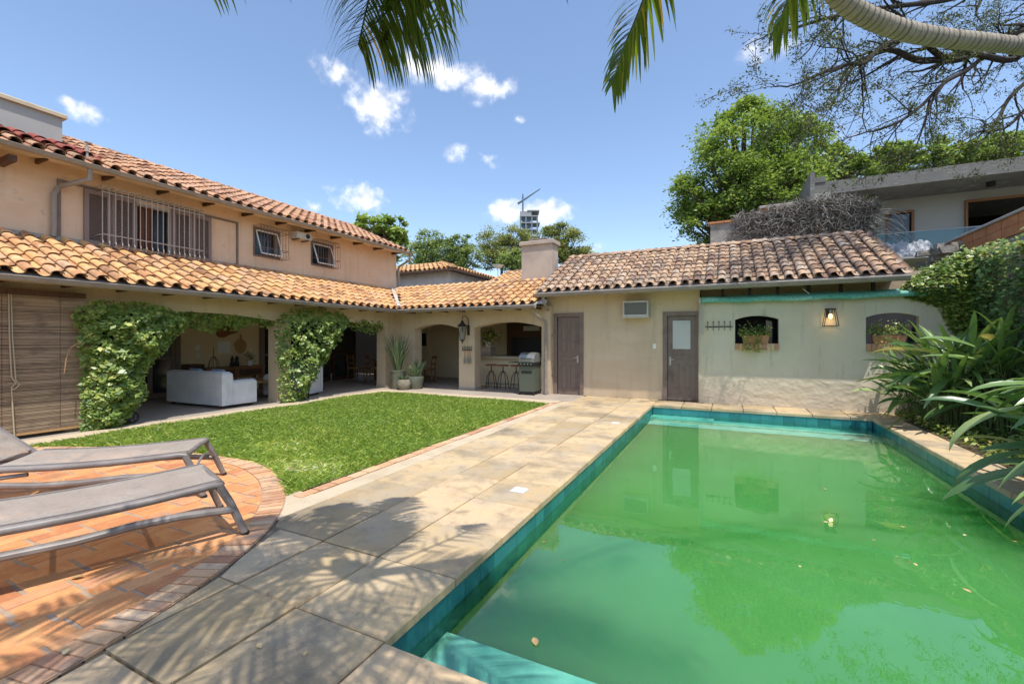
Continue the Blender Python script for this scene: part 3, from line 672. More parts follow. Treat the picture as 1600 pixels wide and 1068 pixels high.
for k in range(13):   # floating bits along the right side
    px = random.uniform(1340,1590); py = 720+ (px-1340)*.55+random.uniform(-30,120)
    x,y = zpt(px,py,WZ)
    if PX0+.1 < x < PX1-.06 and PY0 < y < PY1-.1: dry_leaf(x,y,WZ,random.uniform(.02,.055),random.uniform(0,3.1),'pale bit of leaf litter floating along the planted right side of the pool')

# ================================================================= MAIN HOUSE (left, two storeys)
H = thing('main_house', 'peach two-storey house on the left with an orange barrel-tile roof above an open ivy-draped veranda', 'house', (-12.5, 5, 0))
XW = -11.3
w = MB(); wall_x(w, XW-.22, XW, -4, 13.2, 2.9, 4.95, [(4.95,5.61,3.42,4.38),(7.57,8.30,3.78,4.50),(9.38,10.15,3.81,4.49)])
wall_y(w, 12.98, 13.2, -16.5, XW-.22, 2.9, 5.2, [])
w.obj('upper_wall', 'plaster_pink', H)
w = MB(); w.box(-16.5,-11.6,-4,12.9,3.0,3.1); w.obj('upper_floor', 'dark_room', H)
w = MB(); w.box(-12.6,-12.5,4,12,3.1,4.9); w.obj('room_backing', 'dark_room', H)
# upper roof: eave x=-10.75 z=4.78
s2 = Vector((-2.75,0,1.22)).normalized()
tl = MB(); tiles(tl, (-10.72,-4,4.80), (0,1,0), s2, 64, 9, .27, .34, keep=lambda c: c.y < 13.3 and not (c.x < -11.0 and False), rbase=lambda c,r: r)
rf = tl.obj('upper_roof', 'tile_upper', H, smooth=True, fix=False)
dk_ = MB(); dk_.add([(-10.68,-4,4.765),(-10.68,13.3,4.765),(-13.62,13.3,6.07),(-13.62,-4,6.07),(-10.68,-4,4.73),(-10.68,13.3,4.73),(-13.62,13.3,6.03),(-13.62,-4,6.03)], [(0,1,2,3),(7,6,5,4),(0,4,5,1),(1,5,6,2)])
dk_.obj('roof_deck', 'mortar', rf)
bk = MB(); bk.add([(-13.5,-4,6.0),(-13.5,13.3,6.0),(-16.9,13.3,4.5),(-16.9,-4,4.5)], [(0,1,2,3)]); bk.obj('rear_slope', 'tile_upper', rf)
gb = MB(); gb.prism([(-10.9,4.75),(-13.5,5.98),(-16.4,4.75)], 'y', 13.0, 13.18); gb.obj('gable_wall', 'plaster_pink', H)
rc = MB(); ridge_caps(rc, (-13.5,-4,6.05), (-13.5,13.35,6.05)); rc.obj('ridge_tiles', 'tile_upper', rf, smooth=True, fix=False)
rd = MB()   # red tiles round the chimney flashing
tiles(rd, (-11.02,2.7,4.985), (0,1,0), s2, 6, 2, .27, .34, rad=.095, keep=lambda c: True)
rd.obj('red_tiles', 'tile_red', rf, smooth=True, fix=False)
so = MB(); so.add([(-10.72,-4,4.70),(-10.72,13.25,4.70),(XW,13.25,4.80),(XW,-4,4.80)], [(0,1,2,3)]); so.obj('eaves_soffit', 'ceiling', H)
gt = MB(); gutter(gt, (-10.66,-4,4.755), (-10.66,13.32,4.755)); gt.obj('upper_gutter', 'gutter', H, smooth=True)
for k in range(20):
    y = .6+k*.95
    if y > 13: break
    m_ = MB(); m_.box(-11.3,-10.86,y-.022,y+.022,4.70,4.78); m_.obj('rafter', 'dark_wood', H)
m_ = MB(); m_.box(-11.3,-10.74,2.95,3.05,4.50,4.60); m_.obj('beam_end', 'dark_wood', H)
# lower (veranda) roof
s1 = Vector((-2.2,0,.93)).normalized()
tl = MB(); tiles(tl, (-9.16,-4,2.455), (0,1,0), s1, 64, 7, .27, .345, keep=lambda c: (c.y-10.82) < (-9.16-c.x)+.05 and c.x > XW-.05 and c.y < 13.1)
rl = tl.obj('veranda_roof', 'tile', H, smooth=True, fix=False)
d_ = MB(); d_.add([(-9.14,-4,2.425),(-9.14,10.80,2.425),(-11.32,12.98,3.35),(-11.32,-4,3.35),(-9.14,-4,2.39),(-9.14,10.8,2.39),(-11.32,12.98,3.31),(-11.32,-4,3.31)], [(0,1,2,3),(7,6,5,4),(0,4,5,1)]); d_.obj('roof_deck', 'mortar', rl)
fl = MB(); fl.box(XW+.0,XW+.04,-4,13.0,3.36,3.44); fl.obj('roof_flashing', 'mortar', rl)
gt = MB(); gutter(gt, (-9.08,-4,2.40), (-9.08,10.70,2.40), .068); gt.obj('veranda_gutter', 'gutter', H, smooth=True)
vg = MB()
a = Vector((-9.10,10.76,2.56)); b = Vector((-11.3,12.96,3.50)); sd = Vector((1,1,0)).normalized()*.055
vg.add([tuple(a-sd),tuple(a+sd),tuple(b+sd),tuple(b-sd),tuple(a-sd-Vector((0,0,.05))),tuple(a+sd-Vector((0,0,.05))),tuple(b+sd-Vector((0,0,.05))),tuple(b-sd-Vector((0,0,.05)))],
  [(0,1,2,3),(0,4,5,1),(3,7,4,0),(1,5,6,2)]); vg.obj('valley_gutter', 'aircon', H)
# arcade
def arcade_x(x0, x1, y0, y1, openings, ztop):
    m = MB(); segs = sorted(openings); y = y0
    for (a, b, zs, rise) in segs:
        if a > y: m.box(x0,x1,y,a,0,ztop)
        m.prism(arch_poly(a, b, zs, rise, ztop), 'x', x0, x1); y = b
    if y < y1: m.box(x0,x1,y,y1,0,ztop)
    return m
m = arcade_x(-10.09,-9.74,-4,11.4,[(-3.6,-.2,1.95,.12),(.15,3.35,1.95,.12),(3.70,7.12,1.95,.12),(7.47,10.85,1.93,.10)],2.44)
m.obj('arcade_wall', 'plaster_cream', H)
m = MB()
for a,b in ((3.34,3.71),(7.11,7.48),(10.84,11.39)): MB().box(-10.10,-9.728,a,b,0,.09).obj('skirting', 'edge_stone', H)
m = MB(); m.add([(-9.12,-4,2.375),(-9.12,10.75,2.375),(-9.12-.6,11.35,2.40),(-9.75,11.4,2.42),(-9.75,-4,2.42)], [(0,1,2,3,4)]); m.obj('veranda_soffit', 'ceiling', H)
m = MB(); m.box(-13.2,-10.09,-4,14.9,2.46,2.50); m.obj('veranda_ceiling', 'ceiling', H)
for k in range(16):
    y = .4+k*.72
    if y < 10.9:
        m_ = MB(); m_.box(-9.74,-9.2,y-.025,y+.025,2.352,2.40); m_.obj('rafter_end', 'dark_wood', H)
# veranda back wall with its openings
m = MB(); wall_x(m, -13.2, -13.0, -4, 15.1, 0, 2.5, [(2.0,6.55,0,2.2),(8.95,14.2,0,2.2)]); m.obj('rear_wall', 'plaster_inside', H)
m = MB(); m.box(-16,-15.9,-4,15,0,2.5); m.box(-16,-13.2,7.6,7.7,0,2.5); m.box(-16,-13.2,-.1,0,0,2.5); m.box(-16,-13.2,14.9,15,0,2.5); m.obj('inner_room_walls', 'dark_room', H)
for (y0,y1) in ((5.95,6.55),(8.95,9.60),(9.72,10.4),(10.5,11.6),(11.7,12.8)):
    fr = MB()
    for (a,b,c,d_2) in ((y0,y0+.09,.02,2.2),(y1-.09,y1,.02,2.2),(y0+.09,y1-.09,2.1,2.2),(y0+.09,y1-.09,.02,.16),(y0+.09,y1-.09,1.0,1.06)): fr.box(-13.03,-12.97,a,b,c,d_2)
    f_ = fr.obj('sliding_door', 'brown_paint' if y0 < 9 else 'dark_wood', H); pn = MB(); pn.box(-13.005,-12.995,y0+.09,y1-.09,.16,2.1); pn.obj('pane','glassdark',f_)
m = MB(); m.box(-12.98,-12.94,6.55,6.66,0,2.25); m.box(-12.98,-12.94,8.86,8.95,0,2.25); m.obj('door_casing','brown_paint',H)
# chimney block at the top left
m = MB(); m.box(-13.1,-11.75,-2,3.95,4.7,5.85); c_ = m.obj('chimney','concrete_l',H)
m = MB(); m.bbox(-13.16,-11.69,-2,4.01,5.85,5.93,.015); m.obj('coping','edge_stone',c_)
m = MB(); m.tube([(-11.0,4.05,4.9),(-11.0,4.05,5.2)],.022); m.tube([(-11.0,4.05,5.2),(-11.0,4.05,5.3)],.012); m.box(-11.05,-10.97,4.02,4.12,5.27,5.29); m.box(-11.03,-10.99,4.03,4.06,5.2,5.23); m.obj('roof_vent','concrete_l',H)
# outline frame moulding, shutters
m = MB()
for a in ((3.72,3.77,3.33,4.52),(7.09,7.13,3.33,4.52),(3.77,7.09,4.475,4.52),(3.77,7.09,3.33,3.37)): m.box(XW,XW+.035,*a)
m.obj('window_surround','brown_paint',H)
def shutter(y0,y1,z0,z1):
    f = MB(); x1 = XW+.06
    mid = (y0+y1)/2
    for a in ((y0,y0+.07,z0,z1),(y1-.07,y1,z0,z1),(y0+.07,y1-.07,z1-.09,z1),(y0+.07,y1-.07,z0,z0+.09)): f.box(XW+.005,x1,*a)
    o = f.obj('shutter','shutter',H); sl = MB(); z = z0+.10
    while z < z1-.10:
        sl.hexa([(XW+.01,y0+.07,z+.012),(x1-.008,y0+.07,z-.006),(x1-.008,y1-.07,z-.006),(XW+.01,y1-.07,z+.012),(XW+.01,y0+.07,z+.02),(x1-.008,y0+.07,z+.003),(x1-.008,y1-.07,z+.003),(XW+.01,y1-.07,z+.02)]); z += .030
    sl.box(XW+.002,XW+.012,y0+.07,y1-.07,z0+.09,z1-.09)
    sl.obj('louvres','shutter',o)
for a in ((4.10,4.52),(4.53,4.94),(5.62,6.03),(6.04,6.46)): shutter(a[0],a[1],3.37,4.46)
def framed(name, y0,y1,z0,z1, t, mt, parent, x=XW, d=.05):
    f = MB()
    for a in ((y0,y0+t,z0,z1),(y1-t,y1,z0,z1),(y0+t,y1-t,z1-t,z1),(y0+t,y1-t,z0,z0+t)): f.box(x,x+d,*a)
    return f.obj(name, mt, parent)
wf = framed('window', 4.93,5.63,3.38,4.42,.045,'grille_white',H,XW-.06,.07)
m = MB(); m.box(XW-.13,XW-.12,4.97,5.59,3.42,4.38); m.obj('pane','glassdark',wf)
m = MB(); m.box(XW-.115,XW-.10,5.05,5.17,3.42,4.38); m.box(XW-.11,XW-.095,5.20,5.28,3.42,4.38); m.obj('curtain','curtain',wf)
def grille(y0,y1,z0,z1,dep,nb,mt,r=.009,label=None):
    m = MB(); x = XW+dep
    for k in range(nb+1):
        y = y0+(y1-y0)*k/nb
        m.tube([(XW+.01,y,z1+.0),(x-.05,y,z1),(x,y,z1-.05),(x,y,z0+.12),(x+.03,y,z0+.05),(x-.0,y,z0),(XW+.01,y,z0)] if dep > .2 else [(XW+.01,y,z1),(x,y,z1),(x,y,z0),(XW+.01,y,z0)], r, 5)
    for z in (z0+.22,z1-.12) if dep > .25 else (z0+.07,z1-.07):
        m.tube([(XW+.01,y0,z),(x,y0,z),(x,y1,z),(XW+.01,y1,z)], r*1.2, 5)
    m.tube([(XW+.01,y0,z1),(x-.03,y0,z1),(x-.03,y1,z1),(XW+.01,y1,z1)], r, 5)
    return m.obj('window_grille', mt, H)
grille(4.28,6.15,3.36,4.53,.30,18,'grille_white')
for (y0,y1,z0,z1,gy0,gy1) in ((7.57,8.30,3.78,4.50,7.55,8.36),(9.38,10.15,3.81,4.49,9.36,10.18)):
    wf = framed('window', y0-.03,y1+.03,z0-.03,z1+.03,.045,'brown_paint',H,XW-.04,.055)
    m = MB(); m.box(XW-.2,XW-.19,y0,y1,z0,z1); m.obj('pane','glassdark',wf)
    m = MB(); o0 = .30; zz0 = z0+.03; zt = z1-.06      # tilted-out sash
    A = [(XW+.0,y0+.06,zt),(XW+.0,y1-.06,zt),(XW+o0*.75,y1-.06,zz0),(XW+o0*.75,y0+.06,zz0)]
    for p,q in ((0,1),(1,2),(2,3),(3,0)): m.tube([A[p],A[q]],.020,5)
    sa = m.obj('tilted_sash','white',wf); m = MB(); m.add(A,[(0,1,2,3)]); m.obj('pane','glass',sa)
    grille(gy0,gy1,z0-.05,z1+.05,.32,9,'grille_brown',.006)
# condenser on the wall
t = MB(); t.bbox(XW+.05,XW+.33,8.62,9.12,4.42,4.60,.01); ac = t.obj('wall_unit','aircon',H)
m = MB(); m.tube([(XW+.331,8.98,4.51),(XW+.336,8.98,4.51)],.07,14); m.obj('fan_opening','black',ac)
m = MB(); m.box(XW,XW+.3,8.7,8.73,4.38,4.42); m.box(XW,XW+.3,9.02,9.05,4.38,4.42); m.obj('bracket','brown_paint',ac)
# downpipes
m = MB(); m.tube([(-10.70,3.98,4.72),(-10.70,3.98,4.50),(-11.2,3.72,4.36),(-11.23,3.66,4.20),(-11.23,3.66,3.42)],.045,8); m.obj('downpipe','gutter',H,smooth=True)
m = MB(); m.tube([(-10.66,13.22,4.72),(-10.66,13.22,4.5),(-11.2,13.26,4.3),(-11.24,13.25,4.2),(-11.24,13.25,3.4)],.045,8); m.obj('downpipe','gutter',H,smooth=True)
m = MB(); m.bbox(-12.99,-12.97,7.02,7.14,1.22,1.38,.002); m.bbox(-12.99,-12.97,7.05,7.13,1.02,1.14,.002); m.obj('light_switch','white',H)

# ================================================================= BARBECUE VERANDA (middle)
V = thing('barbecue_veranda', 'low veranda with two wide arches and an orange tile roof beside the pool house', 'veranda', (-7, 12.5, 0))
m = MB(); YF = 11.4
m.box(-9.739,-9.01,YF,YF+.36,0,2.44); m.prism(arch_poly(-9.01,-7.33,1.85,.15,2.44),'y',YF,YF+.36); m.box(-7.33,-6.78,YF,YF+.36,0,2.44)
m.prism(arch_poly(-6.78,-4.62,1.87,.15,2.44),'y',YF,YF+.36); m.box(-4.62,-4.36,YF,YF+.36,0,2.44); m.obj('arcade_wall','plaster_cream',V)
m = MB()
for a,b in ((-9.02+-.7,-9.0),(-7.34,-6.77),(-4.63,-4.4)): MB().box(a,b,YF-.012,YF+.37,0,.08).obj('skirting','floor',V)
s3 = Vector((0,2.2,.93)).normalized()
tl = MB(); tiles(tl, (-11.2,10.76,2.46), (1,0,0), s3, 26, 7, .262, .345, keep=lambda c: (-9.10-c.x) < (c.y-10.80)+.03 and c.x < -4.55)
rv = tl.obj('roof','tile',V,smooth=True,fix=False)
d_ = MB(); d_.add([(-9.16,10.73,2.43),(-4.55,10.73,2.43),(-4.55,13.05,3.40),(-11.45,13.05,3.40),(-9.16,10.73,2.39),(-4.55,10.73,2.39),(-4.55,13.05,3.36),(-11.45,13.05,3.36)],[(0,1,2,3),(7,6,5,4),(0,4,5,1),(1,5,6,2)]); d_.obj('roof_deck','mortar',rv)
d_ = MB(); d_.box(-11.3,-4.6,13.0,13.12,3.3,3.46); d_.obj('parapet_flashing','mortar',rv)
gt = MB(); gutter(gt, (-9.10,10.66,2.40), (-4.50,10.66,2.40), .068); gt.obj('gutter','gutter',V,smooth=True)
m = MB(); m.add([(-9.12,10.70,2.375),(-4.5,10.70,2.375),(-4.5,YF,2.42),(-9.75,YF,2.42)],[(0,1,2,3)]); m.obj('soffit','ceiling',V)
for k in range(8):
    x = -9.1+.12+k*.62; m_ = MB(); m_.box(x-.03,x+.03,10.76,11.38,2.345,2.40); m_.obj('rafter','dark_wood',V)
m = MB(); m.box(-13.0,-4.4,YF+.36,15.1,2.50,2.54); m.obj('ceiling','ceiling',V)
m = MB(); m.box(-13.0,-4.4,14.9,15.1,0,2.5); m.obj('rear_wall','plaster_inside',V)
m = MB(); m.box(-4.58,-4.40,YF+.36,14.9,0,2.5); m.obj('side_wall','plaster_inside',V)
m = MB(); m.box(-11.10,-11.0,14.80,14.9,0,2.5); m.obj('pilaster','plaster_inside',V)
c_ = MB(); c_.box(-5.92,-4.87,12.9,13.42,2.8,4.52); ch = c_.obj('chimney','plaster_grey',V)
m = MB(); m.bbox(-5.98,-4.81,12.84,13.48,4.52,4.64,.015); m.obj('chimney_cap','plaster_grey',ch)
m = MB(); m.box(-5.7,-5.1,12.98,13.35,4.70,4.73); [m.box(x_,x_+.03,13.1,13.13,4.64,4.70) for x_ in (-5.6,-5.2)]; m.obj('rain_cover','gutter',ch)
m = MB(); m.tube([(-4.62,10.72,2.34),(-4.60,10.85,2.20),(-4.48,11.30,2.0),(-4.47,11.33,1.9),(-4.47,11.33,0.02)],.042,8); m.obj('downpipe','gutter',V,smooth=True)
m = MB(); m.box(-7.95,-7.2,14.86,14.895,0,.0+.95); m.obj('tile_splashback','floor',V)
# dark fireplace wall with its slot window
m = MB(); m.box(-6.95,-4.6,13.9,14.02,0,2.5); fp = m.obj('fireplace_wall','dark_wood',V)
m = MB(); m.box(-6.3,-5.7,13.87,13.9,1.82,1.98); m.obj('slot_window','frosted',fp)
m = MB(); m.box(-6.55,-5.0,13.86,13.9,.95,1.45); m.obj('hearth_opening','black',fp)
m = MB(); m.box(-6.72,-6.55,13.83,13.9,.6,1.6); m.box(-6.55,-5.0,13.83,13.9,1.45,1.6); m.obj('hearth_frame','black',fp)

# ================================================================= POOL HOUSE (right)
PH = thing('pool_house', 'long single-storey cream pool house with weathered barrel-tile roof at the far end of the pool', 'pool house', (-.5, 13, 0))
YW = 11.6
m = MB(); wall_y(m, YW, YW+.2, -4.55, -.58, 0, 2.72, [(-4.23,-3.58,0,2.14),(-1.33,-.66,0,2.10)]); m.box(-4.55,-4.45,YW+.2,14.5,0,2.7)
m.obj('front_wall','plaster_cream',PH)
m = MB(); m.box(-4.2,-.6,12.6,12.7,0,2.7); m.obj('inner_wall','dark_room',PH)
m = MB(); wall_y(m, YW-.12, YW+.06, -.575, 4.3, 0, 2.40, [(.18,1.05,1.42,2.10),(2.61,3.46,1.42,2.09)])
for a,b,zt in ((.18,1.05,2.10),(2.61,3.46,2.09)):
    pts = arch_poly(a,b,1.97,.085,zt); m.prism(pts,'y',YW-.12,YW+.06)
m.obj('screen_wall','plaster_pool',PH)
m = MB(); m.box(-.575,4.3,12.7,12.8,0,2.9); m.obj('passage_wall','slate_wall',PH)
m = MB(); m.box(-.575,4.3,12.05,12.15,2.2,2.95); m.obj('lintel_wall','plaster_cream',PH)
m = MB(); m.box(.86,.98,12.3,12.4,0,2.3); m.box(.98,1.4,12.3,12.34,0,2.3); m.obj('passage_door','glassdark',PH)
m = MB(); m.box(4.3,4.5,YW-.1,15,0,2.9); m.obj('end_wall','plaster_pool',PH)
s4 = Vector((0,2.9,1.40)).normalized()
tl = MB(); tiles(tl, (-4.55,11.08,2.80), (1,0,0), s4, 30, 10, .262, .325, rad=.092, jit=.008)
rp = tl.obj('roof','tile_old',PH,smooth=True,fix=False)
d_ = MB(); d_.add([(-4.66,11.05,2.765),(3.22,11.05,2.765),(3.22,14.02,4.20),(-4.66,14.02,4.20),(-4.66,11.05,2.71),(3.22,11.05,2.71),(3.22,14.02,4.14),(-4.66,14.02,4.14)],[(0,1,2,3),(7,6,5,4),(0,4,5,1),(1,5,6,2),(3,7,4,0)]); d_.obj('roof_deck','mortar',rp)
bk = MB(); bk.add([(-4.66,13.98,4.15),(3.22,13.98,4.15),(3.22,17,2.8),(-4.66,17,2.8)],[(0,1,2,3)]); bk.obj('rear_slope','tile_old',rp)
rc = MB(); ridge_caps(rc,(-4.66,13.98,4.20),(3.22,13.98,4.20),.095); rc.obj('ridge_tiles','tile_old',rp,smooth=True,fix=False)
gt = MB(); gutter(gt,(-4.68,11.0,2.72),(3.18,11.0,2.72),.07); gt.obj('gutter','gutter',PH,smooth=True)
m = MB(); m.add([(-4.6,11.06,2.70),(3.2,11.06,2.70),(3.2,12.1,2.82),(-4.6,12.1,2.82)],[(0,1,2,3)]); m.obj('soffit','ceiling',PH)
for x in (-.08,.48,1.04,1.62,2.2,2.75):
    m = MB(); m.box(x-.03,x+.03,YW-.08,YW-.01,2.40,2.72); m.obj('short_post','black',PH)
def door(x0,x1,zt,glass):
    fr = MB(); fw = .10
    fr.box(x0-fw,x0,YW-.03,YW+.05,0,zt+fw); fr.box(x1,x1+(fw if not glass else .075),YW-.03,YW+.05,0,zt+fw); fr.box(x0,x1,YW-.03,YW+.05,zt,zt+fw)
    D_ = fr.obj('door','brown_paint',PH)
    lf = MB(); lf.box(x0+.004,x1-.004,YW+.03,YW+.07,.01,zt-.003)
    def panel(a,b,c,d,dd=.014):
        for q in ((a,a+.022,c,d),(b-.022,b,c,d),(a+.022,b-.022,c,c+.022),(a+.022,b-.022,d-.022,d)): lf.box(q[0],q[1],YW+.03-dd,YW+.03,q[2],q[3])
        lf.box(a+.05,b-.05,YW+.03-dd*.8,YW+.03,c+.05,d-.05)
    mid = (x0+x1)/2
    if not glass:
        for (a,b) in ((x0+.09,mid-.03),(mid+.03,x1-.09)):
            panel(a,b,.14,.82); panel(a,b,1.18,zt-.13)
        panel(x0+.09,x1-.09,.90,1.08)
    else:
        for (a,b) in ((x0+.11,mid-.05),(mid+.05,x1-.11)): panel(a,b,.30,.92)
        panel(x0+.11,x1-.11,1.0,1.16)
    lf.obj('door_leaf','brown_paint',D_)
    if glass:
        p = MB(); p.box(x0+.13,x1-.13,YW+.012,YW+.03,1.28,zt-.12); p.obj('frosted_pane','frosted',D_)
    h = MB(); hx = x1-.07 if not glass else x0+.07
    h.tube([(hx,YW+.03,1.02),(hx,YW-.03,1.02),(hx+(.0 if glass else -.0)+(.1 if glass else -.1),YW-.035,1.02)],.009,6); h.box(hx-.02,hx+.02,YW+.018,YW+.03,.88,1.08); h.obj('handle','aircon',D_)
door(-4.23,-3.58,2.14,False); door(-1.33,-.66,2.10,True)
m = MB(); m.tube([(-4.42,11.02,2.66),(-4.42,11.06,2.5),(-4.42,11.5,2.28),(-4.42,11.53,2.15),(-4.42,11.53,.02)],.045,8); m.obj('downpipe','gutter',PH,smooth=True)
for z_ in (.5,1.6):
    m = MB(); m.box(-4.48,-4.36,11.47,11.6,z_,z_+.03); m.obj('pipe_bracket','gutter',PH)
m = MB(); m.bbox(-1.67,-1.59,YW-.012,YW,1.28,1.41,.002); m.obj('light_switch','white',PH)
for x0,x1 in ((.18,1.05),(2.61,3.46)):
    sill = MB(); n = 11; wd = (x1-x0)/n
    for k in range(n): sill.bbox(x0+k*wd+.006,x0+(k+1)*wd-.006,YW-.18,YW+.04,1.28+random.uniform(-.004,.004),1.42,.004,random.random())
    sl = sill.obj('brick_sill','brick_ring',PH); mo = MB(); mo.box(x0,x1,YW-.165,YW+.03,1.285,1.41); mo.obj('sill_mortar','paver_mortar',sl)
m = MB(); m.box(-.60,-.575,YW-.14,YW+.06,0,2.42); m.obj('wall_edge','plaster_cream',PH)
# window air conditioner
AC = thing('air_conditioner','cream window air conditioner mounted in the wall between the two brown doors','air conditioner',(-2.06,YW,2.1))
m = MB(); fx0,fx1,fz0,fz1 = -2.37,-1.74,2.09,2.48
for a in ((fx0,fx0+.04,fz0,fz1),(fx1-.04,fx1,fz0,fz1),(fx0+.04,fx1-.04,fz1-.04,fz1),(fx0+.04,fx1-.04,fz0,fz0+.05)): m.box(a[0],a[1],YW-.28,YW+.1,a[2],a[3])
m.obj('case','aircon',AC); m = MB(); m.box(fx0+.04,fx1-.04,YW-.24,YW,fz0+.05,fz1-.04); m.obj('body_panel','aircon_in',AC)
m = MB()
for k in range(9): m.box(fx0+.05,fx1-.05,YW-.26,YW-.24,fz0+.07+k*.032,fz0+.08+k*.032)
for k in range(2): m.box(fx0+.2+k*.2,fx0+.21+k*.2,YW-.265,YW-.26,fz0+.06,fz1-.05)
m.obj('louvres','aircon_in',AC); m = MB(); m.box(fx0-.02,fx1+.02,YW-.26,YW,fz0-.03,fz0); m.obj('bracket_shelf','aircon',AC)
# awning
AW = thing('awning','rolled-up green canvas awning along the top of the pool house wall','awning',(1.7,11.3,2.45))
m = MB(); pts = [(-.53+4.5*k/20,11.36,2.435+.01*math.sin(k*1.3)-.02*math.sin(math.pi*k/20)) for k in range(21)]; m.tube(pts,[.058+.006*math.sin(k*2.1) for k in range(21)],10); m.obj('canvas_roll','awning',AW,smooth=True)
m = MB(); m.add([(-.55,11.38,2.475),(4.0,11.38,2.475),(4.0,11.62,2.55),(-.55,11.62,2.55),(-.55,11.38,2.46),(4.0,11.38,2.46),(4.0,11.62,2.535),(-.55,11.62,2.535)],[(0,1,2,3),(7,6,5,4),(0,4,5,1),(2,6,7,3)]); m.obj('canvas_top','awning',AW)
m = MB(); m.box(-.585,-.545,11.32,11.44,2.38,2.50); m.tube([(-.55,11.38,2.4),(-.55,11.40,1.62)],.016,6); m.tube([(-.50,11.38,2.4),(-.50,11.40,1.62)],.010,6); m.obj('end_bracket','aircon',AW)
m = MB(); m.tube([(1.62,11.42,2.5),(1.50,11.45,2.62)],.012,6); m.obj('tie','white',AW)

# ================================================================= LOUNGERS
def lounger(loc, rot, label, blen):
    T = thing('sun_lounger', label, 'sun lounger', loc, rot, 'sun loungers on the terracotta terrace')
    hw = .335
    def prof(s):   # s along from foot end (0) towards the head (+), local axis -y
        return .415-.030*math.sin(min(s,1.35)/1.35*math.pi*.9)
    ss = [0,.06,.2,.4,.6,.8,1.0,1.2,1.35]
    for sx in (-1,1):
        m = MB(); m.tube([(sx*hw,-s,prof(s)-(.012 if s == 0 else 0)) for s in ss]+[(sx*hw,-1.6,.36),(sx*hw,-2.0,.34)],[.024]+[.031]*10,10,flat=.9); m.obj('side_rail','lounger',T,local=True,smooth=True)
        m = MB(); pts = [(sx*(hw+.026),.070,.205),(sx*(hw+.028),0,.215),(sx*(hw+.02),-.25,.243),(sx*(hw+.012),-.5,.25),(sx*(hw+.005),-.8,.235),(sx*hw,-1.1,.245),(sx*hw,-1.4,.28),(sx*hw,-1.9,.22),(sx*hw,-2.05,.0)]
        m.tube(pts,.028,9); m.obj('lower_rail','lounger',T,local=True,smooth=True)
        m = MB(); m.tube([(sx*hw,-.02,.40),(sx*(hw+.018),.05,.26),(sx*(hw+.045),.14,.02),(sx*(hw+.047),.145,.0)],[.030,.028,.026,.026],8); m.obj('leg','lounger',T,local=True,smooth=True)
        m = MB(); m.tube([(sx*(hw-.01),-1.15,prof(1.15)-.05),(sx*(hw-.01),-1.35,.33),(sx*(hw-.01),-1.75,.31)],.018,8); m.obj('arm','lounger',T,local=True,smooth=True)
    for sx in (-1,1):
        MB().tube([(sx*(hw+.046),.141,.022),(sx*(hw+.0475),.146,.0)],.029,8).obj('foot_cap','black',T,local=True)
        m = MB(); m.tube([(sx*(hw-.028),-s,prof(s)+.027) for s in ss],.0035,5); m.obj('sling_seam','lounger',T,local=True)
    m = MB(); m.tube([(-hw,-.005,.41),(0,-.005,.414),(hw,-.005,.41)],.024,10); m.obj('foot_rail','lounger',T,local=True,smooth=True)
    m = MB(); m.tube([(-hw-.02,.06,.22),(-hw*.5,.05,.30),(0,.045,.325),(hw*.5,.05,.30),(hw+.02,.06,.22)],.012,8); m.obj('foot_brace','lounger',T,local=True,smooth=True)
    for s in (.45,.95):
        m = MB(); m.tube([(-hw,-s,prof(s)-.012),(hw,-s,prof(s)-.012)],.016,7); m.obj('cross_bar','lounger',T,local=True)
    m = MB(); vs = []; n = 18; q = 6
    for i in range(n+1):
        s = 1.38*i/n
        for j in range(q+1):
            x = (-hw+.004)+(2*hw-.008)*j/q; z = prof(s)+.024-.012*(1-(2*j/q-1)**2)
            vs.append((x,-s,z))
    k = len(vs); vs += [(a,b,c-.006) for a,b,c in vs]; fs = []
    for i in range(n):
        for j in range(q):
            a = i*(q+1)+j; fs += [(a,a+1,a+q+2,a+q+1),(k+a,k+a+q+1,k+a+q+2,k+a+1)]
    m.add(vs,fs); m.obj('sling','sling',T,local=True,smooth=True)
    # backrest
    c_, s_ = math.cos(blen), math.sin(blen); L = .85; p0 = (-1.42,.40)
    for sx in (-1,1):
        m = MB(); m.tube([(sx*hw,p0[0],p0[1]),(sx*hw,p0[0]-L*c_,p0[1]+L*s_)],.025,8); m.obj('back_frame','lounger',T,local=True,smooth=True)
    m = MB(); m.tube([(-hw,p0[0]-L*c_,p0[1]+L*s_),(hw,p0[0]-L*c_,p0[1]+L*s_)],.025,8); m.obj('back_rail','lounger',T,local=True,smooth=True); m = MB(); m.tube([(-hw,p0[0]+.02,p0[1]-.01),(hw,p0[0]+.02,p0[1]-.01)],.022,8); m.obj('hinge_rail','lounger',T,local=True,smooth=True)
    m = MB(); a,b = p0[0]-.03*c_,p0[1]+.03*s_+.02; e,f = p0[0]-L*c_,p0[1]+L*s_+.015
    m.add([(-hw,a,b),(hw,a,b),(hw,e,f),(-hw,e,f),(-hw,a,b-.008),(hw,a,b-.008),(hw,e,f-.008),(-hw,e,f-.008)],[(0,1,2,3),(7,6,5,4)]); m.obj('back_sling','sling',T,local=True)
    return T
lounger((-3.755,2.155,0), -math.atan2(.33,1.0), 'taupe sling sun lounger nearest the camera, its flat foot end pointing at the stone deck', .35)
lounger((-4.86,2.66,0), -math.atan2(.68,.73), 'taupe sling sun lounger behind the nearer one, with its backrest raised', .75)

